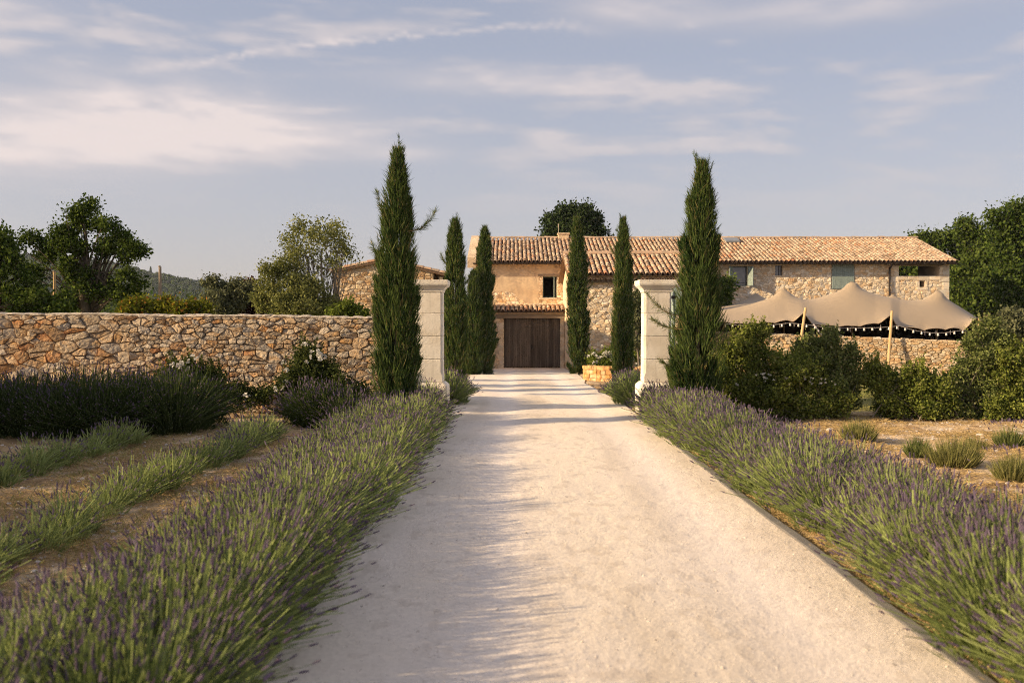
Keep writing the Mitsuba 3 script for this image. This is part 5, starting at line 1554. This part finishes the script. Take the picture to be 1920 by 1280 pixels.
# ---- posts behind the wall
for px, py0, py1, Y, lab in ((299.5, 500, 600, 29.0, 'tall thin weathered wooden post rising behind the yellow green shrubs'), (101.5, 509, 600, 28.5, 'pale orange wooden post among the dark oak branches')):
    k = thing('wooden_post', lab, 'post')
    A, B = at(px, py0, Y), at(px - 2, py1, Y)
    B = np.array([B[0], Y, float(gz(0, Y)) - .1])
    wob = [B + (A - B) * t + [.015 * math.sin(9 * t), 0, 0] for t in np.linspace(0, 1, 9)]
    v, f = tube(wob, np.linspace(.065, .042, 9), 8)
    obj('shaft', (v, f), 'post_wood_mat' if px > 200 else 'pole_wood_mat', k)
    v, f = tube([A + [-.01, 0, -.01], A + [.0, 0, .03]], [.046, .03], 8)
    obj('top', (v, f), 'beam_wood_mat', k)

# ---- dry grass, tufts and stones
rng = np.random.default_rng(601)


def straw_patch(name, label, n, sampler, mat, L, W, lay, cat):
    x, y = sampler(n)
    b = np.stack([x, y, ground_z(x, y) + .004], -1)
    th = rng.random(n) * 6.283
    d = unit(np.stack([np.cos(th), np.sin(th), rng.uniform(*lay, n)], -1))
    s = unit(np.cross(d, rng.normal(size=(n, 3))))
    v, f, uv = diamonds(b, d, s, rng.uniform(L * .5, L * 1.4, n), rng.uniform(W * .6, W * 1.3, n), np.stack([rng.beta(2, 2, n), rng.random(n)], 1), .5)
    obj(name, (v, f), mat, uv=uv, kind='stuff', label=label, cat=cat)


def right_bed(n):
    y = rng.uniform(6.5, 17.4, n)
    x = rng.uniform(3.4, 10.0, n)
    k = meshkit.fbm(np.stack([x * .9, y * .9, x * 0], -1), 3, 44) + .25 * rng.random(n)
    i = np.argsort(-k)[: n // 2]
    return np.resize(x[i], n), np.resize(y[i] + 0, n)


def left_bed(n):
    y = rng.uniform(4.0, 16.8, n)
    x = -2.6 - rng.random(n) * 8.0
    k = meshkit.fbm(np.stack([x * .9, y * .9, x * 0], -1), 3, 45) + .25 * rng.random(n)
    i = np.argsort(-k)[: n // 2]
    xx, yy = np.resize(x[i], n), np.resize(y[i], n)
    return xx + rng.normal(0, .03, n), yy + rng.normal(0, .03, n)


straw_patch('dry_grass', 'dry straw and cut grass lying on the stony right bed', 46000, right_bed, 'straw_mat', .11, .0036, (-.02, .45), 'dry grass')
straw_patch('dry_grass', 'dry straw lying on the shaded soil of the left bed', 38000, left_bed, 'straw_mat', .11, .0036, (-.02, .45), 'dry grass')


straw_patch('weed_grass', 'thin green weeds growing through the straw of the left bed', 15000, left_bed, 'grass_mat', .085, .0034, (.3, 1.6), 'weeds')


def edge_bed(n):
    y = 4 + 9 * rng.random(n) ** 1.3
    return 2.30 + np.abs(rng.normal(0, .12, n)), y


straw_patch('dry_grass', 'strip of dry straw between the edging and the right lavender row', 4200, edge_bed, 'straw_mat', .07, .0028, (-.02, .5), 'dry grass')


def lawn(n):
    y = 19 + 18 * rng.random(n) ** 1.6
    return rng.uniform(3.6, 18, n), y


straw_patch('lawn_grass', 'thin green lawn grass behind the right hedge', 26000, lawn, 'grass_mat', .10, .006, (.3, 1.6), 'grass')


def tuft(px, py, Y, w, h, label, seed, mat='grass_mat', n=900, purple=0):
    """A round tuft of fine grass like young lavender."""
    r_ = np.random.default_rng(seed)
    k = thing('grass_tuft', label, 'grass tuft')
    c = yb(px, Y)
    w, h = w * Y / FPX, h * Y / FPX
    th, q = r_.random(n) * 6.283, r_.random(n) ** .6
    b = c + np.stack([np.cos(th) * q * w * .55, np.sin(th) * q * w * .4, 0 * q], -1)
    d = unit(np.stack([np.cos(th) * q * .6, np.sin(th) * q * .6, 1 + 0 * q], -1) + r_.normal(0, .16, (n, 3)))
    s = unit(np.cross(d, r_.normal(size=(n, 3))))
    v, f, uv = diamonds(b, d, s, h * 1.5 * r_.uniform(.6, 1.15, n) * (1 - .35 * q), np.full(n, .0042) * r_.uniform(.7, 1.3, n), np.stack([np.clip(r_.normal(.45, .25, n), 0, 1), r_.random(n)], 1), .4)
    obj('blades', (v, f), mat, k, uv=uv, kind='stuff')
    if purple:
        m = purple
        i = r_.choice(n, m, replace=False)
        tp = b[i] + d[i] * h * 1.5
        v, f, uv = diamonds(tp, d[i], s[i], np.full(m, .06), np.full(m, .009), r_.random((m, 2)), .5)
        obj('flowers', (v, f), 'lavender_flower_mat', k, uv=uv, kind='stuff')


tuft(1612, 838, 13.9, 44, 36, 'round green grass tuft at the far side of the right bed', 1)
tuft(1790, 885, 11.6, 70, 46, 'broad yellow green grass tuft in the middle of the right bed', 2, n=1500)
tuft(1722, 866, 12.4, 26, 34, 'small darker tuft joined to the broad one on the right bed', 3, mat='silver_shrub_mat', n=600)
tuft(1830, 850, 13.0, 28, 26, 'small faded tuft behind the broad one on the right bed', 4, n=420)
tuft(1896, 850, 13.2, 34, 36, 'dark green tuft with purple spikes at the right edge', 5, mat='silver_shrub_mat', n=700, purple=60)
tuft(1905, 918, 10.6, 50, 44, 'pale tuft with few purple spikes nearest the right lavender row', 6, n=1000, purple=40)


def rock(px, py, w, label, seed):
    r_ = np.random.default_rng(seed)
    Y = FPX * EYE / (py - 595)
    m = trimesh.creation.icosphere(2)
    v = m.vertices * (1 + .35 * (meshkit.noise(m.vertices * 1.6 + seed, seed)[:, None] - .5) + r_.normal(0, .02, (len(m.vertices), 1)))
    s = w * Y / FPX / 2
    c = at(px, py, Y)
    v = rotz(v * [s, s * .8, s * .5], r_.random() * 3) + [c[0], Y, float(ground_z(np.array([c[0]]), np.array([Y]))[0]) + s * .18]
    obj('stone', (v, m.faces), 'rock_mat', uv=np.repeat(r_.random((1, 2)), len(v), 0), label=label, cat='stone')


for k, (a, b, w, lab) in enumerate(((1555, 806, 14, 'pale stone on the right bed below the low open shrub'), (1838, 824, 18, 'flat pale stone on the right bed behind the faded tuft'), (1912, 816, 18, 'white stone at the right edge in front of the hedge'), (1488, 809, 10, 'small white stone between the right lavender and the hedge'),
                                       (1783, 805, 7, 'little pale stone close to the orange tipped shrub'), (1750, 880, 9, 'small stone beside the broad yellow green tuft'), (1665, 885, 11, 'half buried stone at the back of the right lavender'), (1893, 940, 13, 'pale stone just behind the right lavender row'))):
    rock(a, b, w, lab, 700 + k)
# a few dry leaves and bits of stalk on the drive
rng = np.random.default_rng(655)
n = 150
y = 4.2 + 14 * rng.random(n)
lx, rx = drive_edges(y)
x = lx + (rx - lx) * np.clip(np.where(rng.random(n) < .7, rng.choice([.03, .97], n) + rng.normal(0, .05, n), rng.random(n)), .02, .98)
th = rng.random(n) * 6.283
d = unit(np.stack([np.cos(th), np.sin(th), rng.uniform(.0, .25, n)], -1))
v, f, uv = diamonds(np.stack([x, y, gz(x, y) + .014], -1), d, unit(np.cross(d, [0, 0, 1.0])), rng.uniform(.012, .05, n), rng.uniform(.002, .007, n), rng.random((n, 2)) * .6, .5)
obj('leaf_litter', (v, f), 'red_mat', uv=uv, kind='stuff', label='few dry brown leaf and stalk scraps lying on the drive', cat='leaf litter')
# small stones strewn over the beds
rng = np.random.default_rng(650)
n = 5200
y = rng.uniform(4.5, 17.2, n)
sd = rng.random(n) < .62
x = np.where(sd, rng.uniform(2.45, 9.5, n), rng.uniform(-9.5, -2.5, n))
s = .006 + .018 * rng.random(n) ** 3
v = ico.vertices[None] * s[:, None, None] * rng.uniform(.7, 1.25, (n, len(ico.vertices), 1)) * np.array([1.2, 1, .7])
v = v + np.stack([x, y, ground_z(x, y) + s * .2], -1)[:, None]
obj('bed_pebbles', (v.reshape(-1, 3), (ico.faces[None] + np.arange(n)[:, None, None] * len(ico.vertices)).reshape(-1, 3)), 'rock_mat', uv=np.repeat(rng.random((n, 2)), len(ico.vertices), 0), kind='stuff', label='small pale stones strewn over the dry beds beside the lavender rows', cat='pebbles')

# ---- the trees out of frame on the left, whose shade lies over the left beds
for k, (x, y, z, r_, lab) in enumerate(((-15.2, 12.0, 2.9, 2.2, 'leafy tree out of view beyond the left edge, furthest from the viewer'), (-15.6, 8.8, 2.9, 2.4, 'leafy tree out of view beyond the left edge, second from the back'),
                                        (-14.8, 5.4, 2.8, 2.3, 'leafy tree out of view beyond the left edge, third from the back'), (-14.0, 1.8, 2.3, 2.0, 'leafy tree out of view beyond the left edge, nearest to the viewer'))):
    rng = np.random.default_rng(800 + k)
    t = thing('shade_tree', lab, 'tree')
    lb = [[x + rng.normal(0, r_ * .45), y + rng.normal(0, r_ * .5), z + rng.normal(0, r_ * .3), r_ * .6, r_ * .6, r_ * .5] for _ in range(9)]
    v, f, uv, c = leaf_cloud(rng, lb, 420, 26, .16, .2, .4)
    obj('crown', (v, f), 'oak_mat', t, uv=uv, kind='stuff')
    a_, b_ = limbs(rng, [x, y, -.1], [x, y, z], c, .18, 24)
    obj('trunk', a_, 'bark_mat', t)
    obj('branches', b_, 'bark_mat', t, kind='stuff')

for k_, b_ in list(scene.items()):                     # thin sheets are seen from both sides
    if b_.get('type') in ('principled', 'bumpmap'):
        scene[k_] = two(b_)

# ---- the air: far things fade a little
scene['haze_air'] = {'type': 'homogeneous', 'albedo': {'type': 'rgb', 'value': [.95, .95, .95]}, 'sigma_t': {'type': 'rgb', 'value': [.00011, .00012, .00014]}}
scene['haze_bsdf'] = {'type': 'null'}
scene['haze'] = {'type': 'cube', 'to_world': T().translate([0, 640, 36]).scale([1650, 860, 42]), 'bsdf': {'type': 'ref', 'id': 'haze_bsdf'}, 'interior': {'type': 'ref', 'id': 'haze_air'}}
scene['camera']['medium'] = {'type': 'ref', 'id': 'haze_air'}
labels['haze'] = {'kind': 'stuff', 'label': 'thin summer haze that pales the far wooded hill', 'category': 'haze'}
